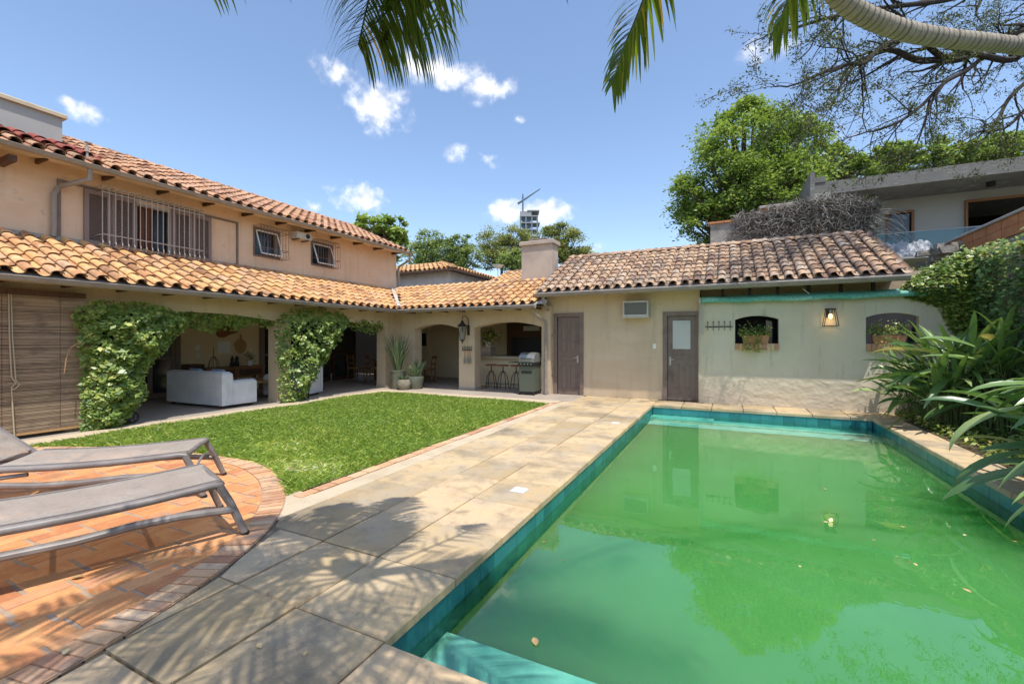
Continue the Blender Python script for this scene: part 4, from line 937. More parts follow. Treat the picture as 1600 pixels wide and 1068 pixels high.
# ================================================================= BLINDS
def blind(y0,y1,x,label,zb=.04):
    T = thing('bamboo_blind', label, 'blind', (x,(y0+y1)/2,0), 0, 'lowered veranda blinds')
    m = MB(); z = zb+.06
    while z < 2.18:
        h = .0165; m.box(x-.004+random.uniform(-.0012,.0012),x+.004+random.uniform(-.0012,.0015),y0+random.uniform(0,.006),y1-random.uniform(0,.006),z,z+h,random.random()); z += .0215
    m.obj('slats','blind',T,fix=False)
    m = MB(); m.box(x-.015,x+.015,y0-.01,y1+.01,zb+.02,zb+.055); m.obj('bottom_bar','light_wood',T)
    m = MB(); m.box(x-.03,x+.03,y0-.01,y1+.01,2.19,2.27); m.obj('head_rail','dark_wood',T)
    m = MB()
    for k in range(4):
        y = y0+.3+(y1-y0-.6)*k/3; m.tube([(x+.008,y,2.2),(x+.008,y,zb+.04)],.0025,4)
    m.obj('lacing_cord','dark_wood',T)
    return T
b1 = blind(1.0,3.50,-9.60,'dark brown wooden slat blind lowered beside the ivy-covered pillar, a pull cord hanging on it')
m = MB(); m.tube([(-9.575,2.63,2.24),(-9.57,2.64,1.5),(-9.57,2.66,.95),(-9.56,2.70,.86),(-9.57,2.66,.80),(-9.57,2.67,.5),(-9.57,2.69,.06)],.009,6); m.tube([(-9.575,2.655,2.24),(-9.565,2.67,1.5),(-9.56,2.70,.9),(-9.55,2.74,.83),(-9.56,2.70,.78),(-9.565,2.66,.76)],.008,6); m.obj('pull_cord','cord',b1)
m = MB(); m.box(-9.6,-9.56,2.62,2.66,2.18,2.27); m.obj('pulley','dark_wood',b1)
blind(-1.6,.9,-9.62,'dark wooden slat blind lowered at the far left edge of the veranda')

# ================================================================= FURNITURE
def sofa(loc, rot, label, w, d=.92, hb=.80, ha=.60):
    T = thing('sofa', label, 'sofa', loc, rot, 'covered veranda sofas')
    m = MB()  # local: back along y=0.., front toward +y ; x from -w/2 to w/2
    m.bbox(-w/2+.01,w/2-.01,.0,.24,.07,hb,.05); m.obj('backrest','sofa',T,local=True,smooth=True)
    for sx in (-1,1):
        m = MB(); a,b = (w/2-.20,w/2) if sx > 0 else (-w/2,-w/2+.20); m.bbox(a,b,.243,d,.07,ha,.045); m.obj('armrest','sofa',T,local=True,smooth=True)
    m = MB(); m.bbox(-w/2+.20,w/2-.20,.243,d-.01,.07,.43,.04); m.obj('seat','sofa',T,local=True,smooth=True)
    for (x0,y0) in ((w/2-.01,.10),(w/2-.01,.22),(w/2-.01,.55),(-w/2+.01,.1)):
        m = MB(); m.tube([(x0,y0,.09),(x0+.012*(1 if x0 > 0 else -1),y0+.05,.35),(x0,y0+.02,.66 if y0 < .24 else .5)],[.016,.012,.005],6); m.obj('cover_fold','sofa',T,local=True,smooth=True)
    for sx in (-1,1):
        for y_ in (.05,d-.1):
            m = MB(); m.box(sx*(w/2-.12)-.03,sx*(w/2-.12)+.03,y_,y_+.06,0,.07); m.obj('foot','dark_wood',T,local=True)
    for x_ in (-w*.18,w*.22):
        m = MB(); vs=[]; 
        m.hexa([(x_-.2,.26,.44),(x_+.2,.26,.44),(x_+.2,.42,.44),(x_-.2,.42,.44),(x_-.19,.24,.84),(x_+.19,.24,.84),(x_+.17,.32,.82),(x_-.17,.32,.82)]); m.obj('cushion','cushion',T,local=True,smooth=True)
    return T
def sofa_at(x, y, face_deg, **k): return sofa((x,y,0), R(face_deg), **k)
sofa_at(-10.82, 5.82, 2, label='large grey-white slip-covered sofa on the veranda, its back and side turned to the lawn', w=2.02, d=.80)
sofa_at(-10.70, 8.62, 200, label='grey-white slip-covered armchair half hidden behind the middle ivy-covered pillar', w=1.15, d=.9)
# coffee table
T = thing('coffee_table','low wooden coffee table with thin black legs between the two covered sofas','coffee table',(-11.2,7.5,0))
m = MB(); m.bbox(-11.85,-10.55,7.1,8.0,.42,.46,.006); m.obj('table_top','light_wood',T)
for x,y in ((-11.8,7.15),(-10.62,7.15),(-11.8,7.92),(-10.62,7.92)):
    m = MB(); m.box(x-.012,x+.012,y-.012,y+.012,0,.42); m.obj('leg','black',T)
m = MB(); m.box(-11.8,-10.62,7.14,7.16,.03,.05); m.box(-10.63,-10.61,7.15,7.92,.03,.05); m.box(-11.81,-11.79,7.15,7.92,.03,.05); m.obj('base_frame','black',T)
t = tag(MB().bbox(-11.6,-11.25,7.3,7.55,.463,.50,.004).obj('book','white'), 'white book lying on the wooden coffee table', 'book')
# console
T = thing('console_table','long warm brown wooden console with drawers against the cream veranda wall','console',(-12.75,7.9,0))
m = MB(); m.bbox(-12.96,-12.5,7.05,8.75,.70,.745,.005); m.obj('top','wood',T)
m = MB(); m.box(-12.94,-12.53,7.1,8.7,.46,.70); m.obj('body','wood',T)
for a in (7.16,7.96):
    m = MB(); m.box(-12.53,-12.505,a,a+.66,.50,.66); d_ = m.obj('drawer','dark_wood',T); m = MB(); m.box(-12.505,-12.48,a+.27,a+.39,.57,.59); m.obj('handle','black',d_)
for x,y in ((-12.56,7.13),(-12.56,8.67),(-12.91,7.13),(-12.91,8.67)):
    m = MB(); m.box(x-.025,x+.025,y-.025,y+.025,0,.46); m.obj('leg','wood',T)
m = MB(); m.lathe((-12.7,8.38,.745),[(.06,0),(.075,.05),(.075,.15),(.07,.16)],16); T = thing('potted_plant','small green plant in a white pot on the wooden console','potted plant',(-12.7,8.38,.745)); m.obj('pot','white',T,smooth=True)
P = np.array([-12.7,8.38,1.02])+rng.normal(0,.06,(90,3)); leaves('foliage',P,'ivy_light',.09,.4,parent=T,up=.3)
T = thing('black_figurine','black sculpture standing on the console beside the white pot','figurine',(-12.7,7.92,.745))
m = MB(); m.lathe((-12.7,7.86,.745),[(.05,0),(.07,.06),(.04,.14),(.05,.2),(.02,.27),(.03,.3)],12); m.lathe((-12.7,7.99,.745),[(.05,0),(.065,.08),(.045,.16),(.05,.24),(.015,.3)],12); m.box(-12.76,-12.64,7.80,8.06,.745,.76); m.obj('body','black',T,smooth=True)
T = thing('wire_cloche','dark wire cage ornament with a tall spike on the left part of the console','ornament',(-12.7,7.35,.745))
m = MB()
for k in range(7):
    a = math.pi*2*k/7; m.tube([(-12.7+.13*math.cos(a),7.35+.13*math.sin(a),.75),(-12.7+.11*math.cos(a),7.35+.11*math.sin(a),.90),(-12.7+.05*math.cos(a),7.35+.05*math.sin(a),1.02),(-12.7,7.35,1.06)],.006,4)
m.tube([(-12.7,7.35,1.05),(-12.7,7.35,1.32)],.007,5); m.obj('wires','iron',T)
T = thing('dark_box','low dark chest at the left end of the console','chest',(-12.7,6.95,0)); m = MB(); m.bbox(-12.95,-12.55,6.68,7.03,.0,.86,.01); m.obj('case','dark_wood',T); m = MB(); m.box(-12.55,-12.53,6.72,6.99,.55,.80); m.obj('front_panel','black',T)
# wall ornaments
def fan_shape(name,label,y,z,w,h,kind):
    T = thing(name,label,'wall ornament',(-12.97,y,z),0,'woven wall ornaments above the console'); m = MB()
    if kind == 0:
        pts = [(y-w*.2,z),(y+w*.2,z)]+[(y+w*.5*math.cos(a),z-h*.28-h*.72*math.sin(a)) for a in np.linspace(0,math.pi,12)]
        m.prism(pts,'x',-12.99,-12.97); m.box(-12.97,-12.955,y-.02,y+.02,z-h*.75,z+h*.35)
    else:
        pts = []
        for k in range(18):
            a = 2*math.pi*k/18; r = (.5+.12*math.cos(3*a)); pts.append((y+w*r*math.cos(a), z-h*.35+h*r*math.sin(a)))
        m.prism(pts,'x',-12.99,-12.97); m.box(-12.97,-12.958,y-.012,y+.012,z-h*.8,z+.2)
    m.obj('woven_face','light_wood' if kind == 0 else 'wood',T)
fan_shape('woven_fan','round-bottomed woven straw fan hanging on the wall above the white pot',8.28,1.52,.36,.42,0)
fan_shape('woven_hanging','large frilled straw hanging on the wall, left of the round fan',7.85,1.95,.62,.42,1)
t = MB(); t.box(-12.99,-12.975,7.62,7.98,1.12,1.46); tag(t.obj('wall_print','white'),'pale unframed print on the wall under the frilled straw hanging','picture')
# dining chairs
def chair(x,y,rot,label):
    T = thing('dining_chair',label,'chair',(x,y,0),R(rot),'wooden dining chairs on the veranda')
    for sx,sy in ((-1,-1),(1,-1)): MB().tube([(sx*.21,sy*.2,0),(sx*.2,sy*.19,.44)],.02,6).obj('leg','wood',T,local=True)
    for sx in (-1,1): MB().tube([(sx*.2,.24,0),(sx*.2,.2,.45),(sx*.2,.26,.95)],.02,6).obj('leg','wood',T,local=True)
    MB().bbox(-.23,.23,-.23,.22,.43,.47,.008).obj('seat_frame','wood',T,local=True)
    MB().bbox(-.215,.215,-.215,.2,.472,.50,.015).obj('seat','light_wood',T,local=True)
    m = MB(); m.box(-.2,.2,.235,.26,.84,.94); m.box(-.2,.2,.22,.24,.62,.68); m.obj('backrest','wood',T,local=True)
    m = MB(); m.box(-.2,.2,-.01,.01,.2,.22); m.tube([(-.21,-.2,.2),(-.2,.22,.2)],.01,5); m.tube([(.21,-.2,.2),(.2,.22,.2)],.01,5); m.obj('stretcher','wood',T,local=True)
chair(-10.15,12.75,80,'wooden dining chair seen through the left arch, turned towards the black wall screen')
chair(-9.62,12.9,-75,'wooden dining chair in the left arch, the right one of the two')
chair(-11.55,12.3,150,'dining chair glimpsed left of the corner pier, nearest the pier')
chair(-12.35,12.2,170,'dining chair farther left behind the corner pier, against the dark doorway')
T = thing('dining_table','dark wooden dining table between the chairs behind the corner pier','table',(-10.9,13.0,0))
MB().bbox(-12.0,-10.2,12.65,13.5,.72,.76,.006).obj('table_top','wood',T)
for x,y in ((-11.9,12.72),(-10.3,12.72),(-11.9,13.4),(-10.3,13.4)): MB().box(x-.035,x+.035,y-.035,y+.035,0,.72).obj('leg','wood',T)
T = thing('wall_screen','black flat screen on the cream wall behind the left arch','screen',(-11.5,14.88,1.5)); MB().bbox(-11.95,-11.15,14.83,14.885,1.25,1.78,.005).obj('bezel','black',T); MB().box(-11.9,-11.2,14.822,14.829,1.29,1.75).obj('panel','glassdark',T)
# bar
T = thing('bar_counter','masonry bar counter with a pale top behind the stools','bar counter',(-6.5,12.8,0))
MB().bbox(-7.55,-4.62,12.55,13.15,.90,.98,.006).obj('counter_top','edge_stone',T); MB().box(-7.5,-4.6,12.72,12.82,0,.90).obj('counter_front','plaster_inside',T); MB().box(-7.5,-7.38,12.60,12.72,0,.90).obj('end_panel','plaster_inside',T)
def stool(x,y,label):
    T = thing('bar_stool',label,'bar stool',(x,y,0),random.uniform(0,1),'bar stools at the counter')
    MB().lathe((0,0,.0),[(.17,.70),(.185,.71),(.185,.735),(.17,.745)],20).obj('seat','wood',T,local=True,smooth=True)
    MB().tube([(0,0,.70),(0,0,.50)],.016,8).obj('post','iron',T,local=True)
    for k in range(4):
        a = math.pi/2*k+.5; c,s=math.cos(a),math.sin(a); MB().tube([(0,0,.54),(.06*c,.06*s,.52),(.14*c,.14*s,.38),(.18*c,.18*s,.18),(.20*c,.20*s,.0)],.011,6).obj('leg','iron',T,local=True,smooth=True)
    m = MB(); m.tube([(.185*math.cos(a),.185*math.sin(a),.15) for a in np.linspace(0,2*math.pi,17)],.008,5); m.obj('foot_ring','iron',T,local=True,smooth=True)
stool(-6.62,12.15,'iron bar stool with a round wooden seat, nearest the lantern pillar'); stool(-6.18,12.10,'iron bar stool with a round wooden seat, middle of the three'); stool(-5.74,12.12,'iron bar stool with a round wooden seat, partly behind the barbecue grill')
T = thing('potted_plant','bushy dark green plant in a pale pot on the bar counter','potted plant',(-7.15,12.9,.98)); MB().bbox(-7.42,-6.98,12.75,13.1,.98,1.26,.01).obj('stand','plaster_grey',T)
MB().lathe((-7.15,12.9,1.26),[(.08,0),(.11,.16),(.115,.18)],16).obj('pot','white',T,smooth=True)
P = np.array([-7.12,12.88,1.62])+rng.normal(0,1,(420,3))*[.20,.16,.14]; leaves('foliage',P,'ivy_light',.10,.5,parent=T,up=.4)
T = thing('ceiling_fan','small dark ceiling fan hanging above the bar counter','ceiling fan',(-6.4,12.6,2.3)); MB().lathe((-6.4,12.6,2.05),[(.03,0),(.08,.03),(.07,.1),(.02,.13)],14).obj('motor','black',T); MB().tube([(-6.4,12.6,2.15),(-6.4,12.6,2.5)],.012,6).obj('rod','black',T)
for k in range(4):
    a = k*math.pi/2+.3; c,s = math.cos(a),math.sin(a); x,y = -6.4,12.6
    MB().hexa([(x+c*.08-s*.03,y+s*.08+c*.03,2.09),(x+c*.45-s*.05,y+s*.45+c*.05,2.085),(x+c*.45+s*.05,y+s*.45-c*.05,2.095),(x+c*.08+s*.03,y+s*.08-c*.03,2.10)]+[(x+c*.08-s*.03,y+s*.08+c*.03,2.098),(x+c*.45-s*.05,y+s*.45+c*.05,2.093),(x+c*.45+s*.05,y+s*.45-c*.05,2.103),(x+c*.08+s*.03,y+s*.08-c*.03,2.108)]).obj('blade','black',T)
# gas grill
T = thing('gas_grill','green-grey gas barbecue grill with a steel lid under the right arch','barbecue',(-5.0,11.35,0))
gx0,gx1,gy0,gy1 = -5.12,-4.68,11.0,11.45
MB().bbox(gx0,gx1,gy0,gy1,.10,.80,.01).obj('cabinet','grill_green',T)
MB().bbox(gx0-.02,gx1+.02,gy0-.03,gy1+.02,.80,.90,.01).obj('control_panel','black',T)
m = MB(); m.prism([(gy0-.02,.90),(gy0-.02,1.0),(gy0+.05,1.10),(gy0+.2,1.16),(gy1,1.12),(gy1+.02,.90)],'x',gx0-.01,gx1+.01); l_ = m.obj('lid','steel',T,smooth=False)
MB().tube([(gx0+.06,gy0-.045,1.0),(gx1-.06,gy0-.045,1.0)],.012,6).obj('lid_handle','black',l_)
MB().bbox(gx0-.34,gx0-.02,gy0,gy1,.86,.89,.006).obj('side_shelf','grill_green',T)
for k in range(4): MB().tube([(gx0+.07+k*.1,gy0-.03,.85),(gx0+.07+k*.1,gy0-.055,.85)],.018,10).obj('knob','steel',T)
m = MB(); m.box(gx0,gx1,gy0+.01,gy0+.03,.04,.07); [m.tube([(x_,gy0+.02,.04),(x_+.03,gy0+.02,.04)],.04,12) for x_ in (gx0-.01,gx1-.03)]; m.obj('wheels','black',T)
m = MB(); m.box(gx0+.06,gx1-.06,gy0-.008,gy0,.60,.66); m.obj('door_handle','black',T)
# pots by the corner pier
def pot(x,y,prof,mt,name,label,lv,n,h,spread,wd,cat='potted plant'):
    T = thing(name,label,cat,(x,y,0),0,'potted plants at the corner pier'); MB().lathe((x,y,0),prof,22).obj('pot',mt,T,smooth=True)
    zr = prof[-1][1]; MB().lathe((x,y,0),[(prof[-1][0]*.9,zr-.03),(prof[-1][0]*.9,zr-.02)],16).obj('soil','soil',T)
    m = MB()
    for k in range(n):
        a = random.uniform(0,2*math.pi); rr = random.uniform(0,prof[-1][0]*.6); lx,ly = math.cos(a),math.sin(a); hh = h*random.uniform(.55,1.05); sp = spread*random.uniform(.1,1)
        P0 = Vector((x+lx*rr,y+ly*rr,zr-.03)); vs=[]; N_=6; sd = Vector((-ly,lx,0)); 
        if random.random() < .4: sd = Vector((lx*.5+random.random(),ly,0)).normalized()
        for i in range(N_+1):
            t = i/N_; c = P0+Vector((lx*sp*t**1.6,ly*sp*t**1.6,hh*(t-.15*t*t*(sp/max(h,.1))))); w_ = wd*(.55+1.1*t-1.6*t*t+.0)*random.uniform(.95,1.05); w_ = max(w_,.002) if i < N_ else .001
            vs += [tuple(c-sd*w_),tuple(c+Vector((lx,ly,0))*.012*math.sin(math.pi*t)),tuple(c+sd*w_)]
        fs=[]
        for i in range(N_): fs += [(3*i,3*i+1,3*i+4,3*i+3),(3*i+1,3*i+2,3*i+5,3*i+4)]
        m.add(vs,fs,random.random())
    m.obj('leaves',lv,T,fix=False,smooth=True)
pot(-9.12,10.72,[(.17,0),(.19,.05),(.225,.35),(.235,.54),(.245,.56),(.22,.57)],'pot_green','snake_plant','tall snake plant in a tall glazed green pot at the corner pier','sanse',80,1.25,.55,.021)
pot(-8.62,10.95,[(.15,0),(.18,.05),(.24,.22),(.25,.36),(.24,.38)],'pot_green','agave_pot','spiky striped plant in a squat glazed pot, right of the tall one','sanse',56,.62,.38,.020)
pot(-8.80,10.62,[(.12,0),(.18,.06),(.21,.18),(.17,.28),(.155,.30)],'pot_stone','succulent_pot','small pale spiky succulent in a round stone pot in front of the two taller pots','sanse',38,.22,.20,.014)
# lantern on the pillar
T = thing('wall_lantern','old iron carriage lantern with glass panes hanging from a curved bracket on the pillar','lantern',(-7.05,11.25,1.9))
cx,cy = -7.06,11.16
m = MB(); m.tube([(-7.0,11.39,1.72),(-6.98,11.37,2.0),(-6.97,11.33,2.14),(-7.0,11.24,2.22),(-7.05,11.17,2.20),(-7.07,11.16,2.10)],.012,6); m.box(-7.02,-6.95,11.37,11.40,1.65,1.95); m.obj('bracket','iron',T)
m = MB(); m.lathe((cx,cy,1.9),[(.17,0),(.16,.02),(.06,.11),(.04,.16),(.02,.19)],6); m.obj('cap','iron',T)
m = MB(); m.lathe((cx,cy,1.9),[(.07,-.40),(.145,-.02)],6); m.obj('pane','glass',T)
m = MB()
for k in range(6):
    a = math.pi/3*k; m.tube([(cx+.07*math.cos(a),cy+.07*math.sin(a),1.50),(cx+.147*math.cos(a),cy+.147*math.sin(a),1.89)],.008,4)
m.lathe((cx,cy,1.46),[(.02,-.06),(.02,0),(.08,.02),(.08,.045)],6); m.obj('cage','iron',T)
MB().lathe((cx,cy,1.55),[(.018,0),(.022,.12),(.015,.2)],8).obj('candle','white',T)
# utensil rack
T = thing('utensil_rack','iron hook rack on the lantern pillar with small garden tools hanging from it','hook rack',(-7.0,11.38,1.2))
m = MB(); m.box(-7.20,-6.86,11.375,11.39,1.20,1.22); 
for k in range(6): x_=-7.19+k*.063; m.tube([(x_,11.37,1.34 if k%2 else 1.30),(x_,11.37,1.20),(x_,11.35,1.17),(x_,11.33,1.19)],.006,5)
m.box(-7.20,-6.86,11.375,11.388,1.27,1.28); m.obj('rack','iron',T)
for x_,lab in ((-7.10,'small wooden-handled trowel on the left hook of the pillar rack'),(-6.98,'small wooden-handled spatula on the middle hook of the pillar rack'),(-6.91,'small wooden-handled scraper on the right hook of the pillar rack')):
    T = thing('hand_tool',lab,'tool',(x_,11.35,1.15),0,'tools hanging on the pillar rack'); MB().box(x_-.009,x_+.009,11.34,11.355,.98,1.17).obj('handle','light_wood',T); MB().prism([(x_-.012,.98),(x_+.012,.98),(x_+.032,.92),(x_+.03,.80),(x_-.03,.80),(x_-.032,.92)],'y',11.342,11.35).obj('blade','steel',T)
# coat hooks on the screen wall
T = thing('coat_hooks','row of five brass towel hooks on the pool house wall','hook rack',(-.15,11.45,1.85))
m = MB(); m.box(-.45,.13,11.465,11.48,1.80,1.825); m.obj('rail','iron',T)
for k in range(5):
    x_ = -.40+k*.12; m = MB(); m.tube([(x_,11.465,1.92),(x_,11.44,1.93),(x_,11.455,1.86),(x_,11.455,1.76),(x_,11.42,1.73),(x_,11.41,1.77)],.009,6); m.lathe((x_,11.45,1.915),[(.018,0),(.022,.01),(.012,.025)],8); m.obj('hook','pot_stone',T)
# lit wall lamp
T = thing('wall_lamp','lit black-framed wall lamp with a glowing bulb between the two niches','wall lamp',(1.98,11.35,2.0)); lx,ly = 1.98,11.34
m = MB(); top = [(-.075,-.06),(.075,-.06),(.075,.06),(-.075,.06)]; bot = [(-.125,-.11),(.125,-.11),(.125,.11),(-.125,.11)]
for (a,b),(c,d_) in zip(top,bot): m.box(lx+a-.0,lx+a+.001,ly+b,ly+b+.001,2.12,2.121); m.tube([(lx+a,ly+b,2.15),(lx+c,ly+d_,1.80)],.007,5)
for P_,z_ in ((top,2.15),(bot,1.80)):
    for i in range(4): m.tube([(lx+P_[i][0],ly+P_[i][1],z_),(lx+P_[(i+1)%4][0],ly+P_[(i+1)%4][1],z_)],.007,5)
m.box(lx-.05,lx+.05,11.45,11.48,1.98,2.12); m.obj('frame','black',T)
MB().box(lx-.095,lx+.095,ly-.08,ly+.11,2.15,2.165).obj('cap','black',T)
MB().lathe((lx,ly,2.02),[(.02,.12),(.022,.06)],10).obj('socket','aircon',T)
MB().lathe((lx,ly,1.95),[(.01,0),(.032,.015),(.042,.05),(.035,.08),(.02,.11)],14).obj('bulb','bulb',T,smooth=True)
bl = bpy.data.lights.new('bulb_light','POINT'); bl.energy = .5; bl.color = (1,.66,.32); bl.shadow_soft_size = .04; bo = bpy.data.objects.new('bulb_light',bl); COL.objects.link(bo); bo.parent = T; bo.location = (0,-.01,-.10)
# planters in the niches
for (x0,x1,lab,trail) in ((.33,.86,'terracotta trough with trailing yellow-green plant in the left niche of the pool house wall',True),(2.72,3.25,'terracotta trough with bushy green plant in the right niche beside the big leaves',False)):
    T = thing('window_planter',lab,'planter',((x0+x1)/2,11.5,1.42),0,'planters in the wall niches')
    m = MB(); m.hexa([(x0+.02,11.42,1.425),(x1-.02,11.42,1.425),(x1-.02,11.60,1.425),(x0+.02,11.60,1.425),(x0,11.40,1.60),(x1,11.40,1.60),(x1,11.62,1.60),(x0,11.62,1.60)]); m.obj('trough','terracotta',T)
    n = 700 if trail else 900
    P = np.column_stack([rng.uniform(x0-.08,x1+.05,n),rng.normal(11.48,.07,n),1.60+np.abs(rng.normal(0,.10,n))]); 
    if not trail: P[:,2] += np.abs(rng.normal(0,.05,n))
    n2_ = 420 if trail else 120; P2 = np.column_stack([rng.uniform(x0,x0+(x1-x0)*.75,n2_),rng.normal(11.37,.02,n2_),rng.uniform(1.22,1.66,n2_)]); leaves('foliage',np.vstack([P,P2]),'ivy_light',.05,.4,parent=T,up=.1,bias=(0,-.8,.8))
# small wheel under the climber
T = thing('garden_wheel','dark spoked wheel leaning under the left ivy clump on the veranda floor','wheel',(-9.6,4.17,0)); m = MB(); m.tube([(-9.62+.0*math.cos(a),4.17+.09*math.cos(a),.11+.09*math.sin(a)) for a in np.linspace(0,2*math.pi,21)],.016,7); m.obj('tyre','black',T,smooth=True)
m = MB(); [m.tube([(-9.62,4.17,.11),(-9.62,4.17+.085*math.cos(a),.11+.085*math.sin(a))],.008,4) for a in np.linspace(0,2*math.pi,7)[:-1]]; m.obj('spokes','iron',T)

# ================================================================= CLIMBERS AND PLANTS
def onx(px,py,X):
    u=(px-800)/FPX; v=(HY-py)/FPX; t = X/(-sn+u*cs); return ((cs+u*sn)*t, EYE+v*t)
def ony(px,py,Y):
    u=(px-800)/FPX; v=(HY-py)/FPX; t = Y/(cs+u*sn); return ((-sn+u*cs)*t, EYE+v*t)
def in_poly(P, poly):
    poly = np.array(poly); xs_,ys_ = poly[:,0],poly[:,1]; c = np.zeros(len(P),bool); j = len(poly)-1
    for i in range(len(poly)):
        c ^= ((ys_[i] > P[:,1]) != (ys_[j] > P[:,1])) & (P[:,0] < (xs_[j]-xs_[i])*(P[:,1]-ys_[i])/(ys_[j]-ys_[i]+1e-12)+xs_[i]); j = i
    return c
def edge_dist(P, poly):
    poly = np.array(poly); d = np.full(len(P),9.)
    for i in range(len(poly)):
        a,b = poly[i-1],poly[i]; ab = b-a; t = np.clip(((P-a)@ab)/(ab@ab+1e-9),0,1); d = np.minimum(d,np.linalg.norm(P-(a+t[:,None]*ab),axis=1))
    return d
def climber(name, label, polypx, X, n, depth, size, stems, m='ivy_light', group=None):
    if stems: X += .20; depth += .04
    poly = [onx(px,py,X) for px,py in polypx]; A = np.array(poly)
    P = rng.uniform(A.min(0)-.05,A.max(0)+.05,(n*3,2)); ok = in_poly(P,poly)
    d = edge_dist(P,poly); ok |= (d < .07)&(rng.random(len(P)) < .5); P = P[ok][:n]; d = edge_dist(P,poly); inp = in_poly(P,poly)
    d = np.where(inp,d,0)
    lump = .5+.5*np.sin(P[:,0]*8+3*np.sin(P[:,1]*5))*np.sin(P[:,1]*7+1)+.2*np.sin(P[:,0]*21)*np.sin(P[:,1]*19)
    th = depth*np.sqrt(np.clip(d/.35,0.02,1))*(.5+.62*lump)
    xx = X-.22+th*rng.uniform(.25,1,len(P))**.5*1.0
    Q = np.column_stack([xx,P[:,0],P[:,1]])
    T = thing(name,label,'climbing plant',(X-.1,float(A[:,0].mean()),0),0,group)
    leaves('foliage',Q,m,size,.62,parent=T,up=.15,bias=(1.5,-.7,.6),rnd=np.clip(rng.beta(2,2.2,len(P))*.95+.12*(lump-.5),0,1),fold=.1)
    s_ = MB()
    for k in range(stems):
        y0 = float(A[:,0].mean())+random.uniform(-.12,.12); pts = [(X-.30,y0,.0)]; y = y0
        for j in range(1,7):
            y += random.uniform(-.10,.10)*(1+j*.25); pts.append((X-.28+random.uniform(-.02,.05),y,.0+j*.34))
        s_.tube(pts,[.022*(1-.1*j) for j in range(7)],5)
    s_.obj('stem','bark_dark',T)
    return T
g_ = 'climbers draped over the veranda arcade'
climber('climbing_plant','large bright green climber spilling down the veranda pillar next to the blind',
  [(128,500),(138,480),(180,474),(250,480),(285,492),(300,500),(292,512),(275,528),(262,545),(245,560),(236,575),(228,590),(232,612),(226,625),(215,640),(205,648),(196,662),(186,676),(160,680),(143,672),(143,640),(141,610),(147,575),(137,545),(138,520)],-9.50,4200,.34,.088,6,group=g_)
climber('climbing_plant','olive-green climber on the middle veranda pillar, narrowing to its foot',
  [(446,498),(462,486),(500,483),(535,490),(552,497),(545,512),(538,528),(524,545),(518,560),(505,575),(500,590),(488,605),(484,622),(470,632),(452,628),(446,600),(448,575),(440,560),(444,535),(440,515)],-9.50,3600,.36,.080,6,group=g_)
# garlands along the beam
climber('climbing_plant','thin green climber trailing along the beam between the two ivy-covered pillars',
  [(235,470),(300,474),(360,480),(430,486),(440,500),(425,508),(405,502),(385,510),(372,512),(355,508),(340,517),(325,510),(305,506),(290,500),(262,492)],-9.62,1500,.16,.085,0,group=g_)
climber('climbing_plant','short fringe of climber hanging from the beam by the corner pier',
  [(540,490),(585,492),(606,496),(612,503),(604,512),(590,520),(575,516),(560,512),(545,505)],-9.62,700,.2,.08,0,group=g_)
climber('climbing_plant','sparse climber strand above the wooden blind',
  [(115,462),(240,470),(236,480),(180,477),(135,474)],-9.62,260,.14,.07,0,group=g_)
# stray tendril
T = thing('tendril','bare curved tendril sticking out of the left climber across the blind','tendril',(-9.4,3.4,1.5)); pts = [onx(*p,-9.38)for p in ((132,536),(118,538),(108,546),(103,560),(101,572),(99,583))]
MB().tube([(-9.40+.01*k,y,z) for k,(y,z) in enumerate(pts)],[.008,.008,.007,.007,.006,.004],5).obj('stem','light_wood',T)
# ivy wall on the right
IW = thing('ivy_wall','tall garden wall on the right completely covered in dark ivy','ivy wall',(4.5,9,0))
MB().box(4.42,4.6,-1,14.6,0,3.05).obj('wall','concrete_w',IW)
n = 26000
yy = rng.uniform(4.0,14.6,n); zz = 3.35*rng.random(n)**.85
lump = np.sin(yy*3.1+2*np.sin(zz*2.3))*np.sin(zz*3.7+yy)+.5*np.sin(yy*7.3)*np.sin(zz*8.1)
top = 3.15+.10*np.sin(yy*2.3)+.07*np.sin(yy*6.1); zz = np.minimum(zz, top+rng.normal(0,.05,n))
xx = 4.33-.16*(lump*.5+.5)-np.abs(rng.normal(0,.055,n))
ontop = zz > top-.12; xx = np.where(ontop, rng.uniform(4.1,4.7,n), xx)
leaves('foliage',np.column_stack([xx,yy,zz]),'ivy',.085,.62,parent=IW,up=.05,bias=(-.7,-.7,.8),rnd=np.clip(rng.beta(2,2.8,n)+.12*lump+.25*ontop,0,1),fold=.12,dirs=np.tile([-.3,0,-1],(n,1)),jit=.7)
# ivy reaching over the end of the pool house beam
polyq = [ony(px,py,11.35) for px,py in ((1408,452),(1422,436),(1445,424),(1470,408),(1500,392),(1545,386),(1545,560),(1490,520),(1470,480),(1440,470),(1418,466))]
A = np.array(polyq); P = rng.uniform(A.min(0),A.max(0),(14000,2)); P = P[in_poly(P,polyq)][:5200]; d = edge_dist(P,polyq)
T = thing('ivy_mound','lighter ivy mound spilling from the ivy wall over the right end of the awning','climbing plant',(3.9,11.3,2.4))
Q = np.column_stack([P[:,0],11.55-.5*np.sqrt(np.clip(d/.4,.02,1))*rng.uniform(.3,1,len(P))**.5,P[:,1]])
leaves('foliage',Q,'ivy_light',.085,.6,parent=T,up=.15,bias=(0,-1.1,.8),fold=.1,rnd=rng.beta(2,2.4,len(Q)))
MB().tube([(4.35,11.7,2.6),(4.0,11.6,2.8),(3.6,11.5,2.6),(3.3,11.45,2.5)],.02,5).obj('stem','bark_dark',T)

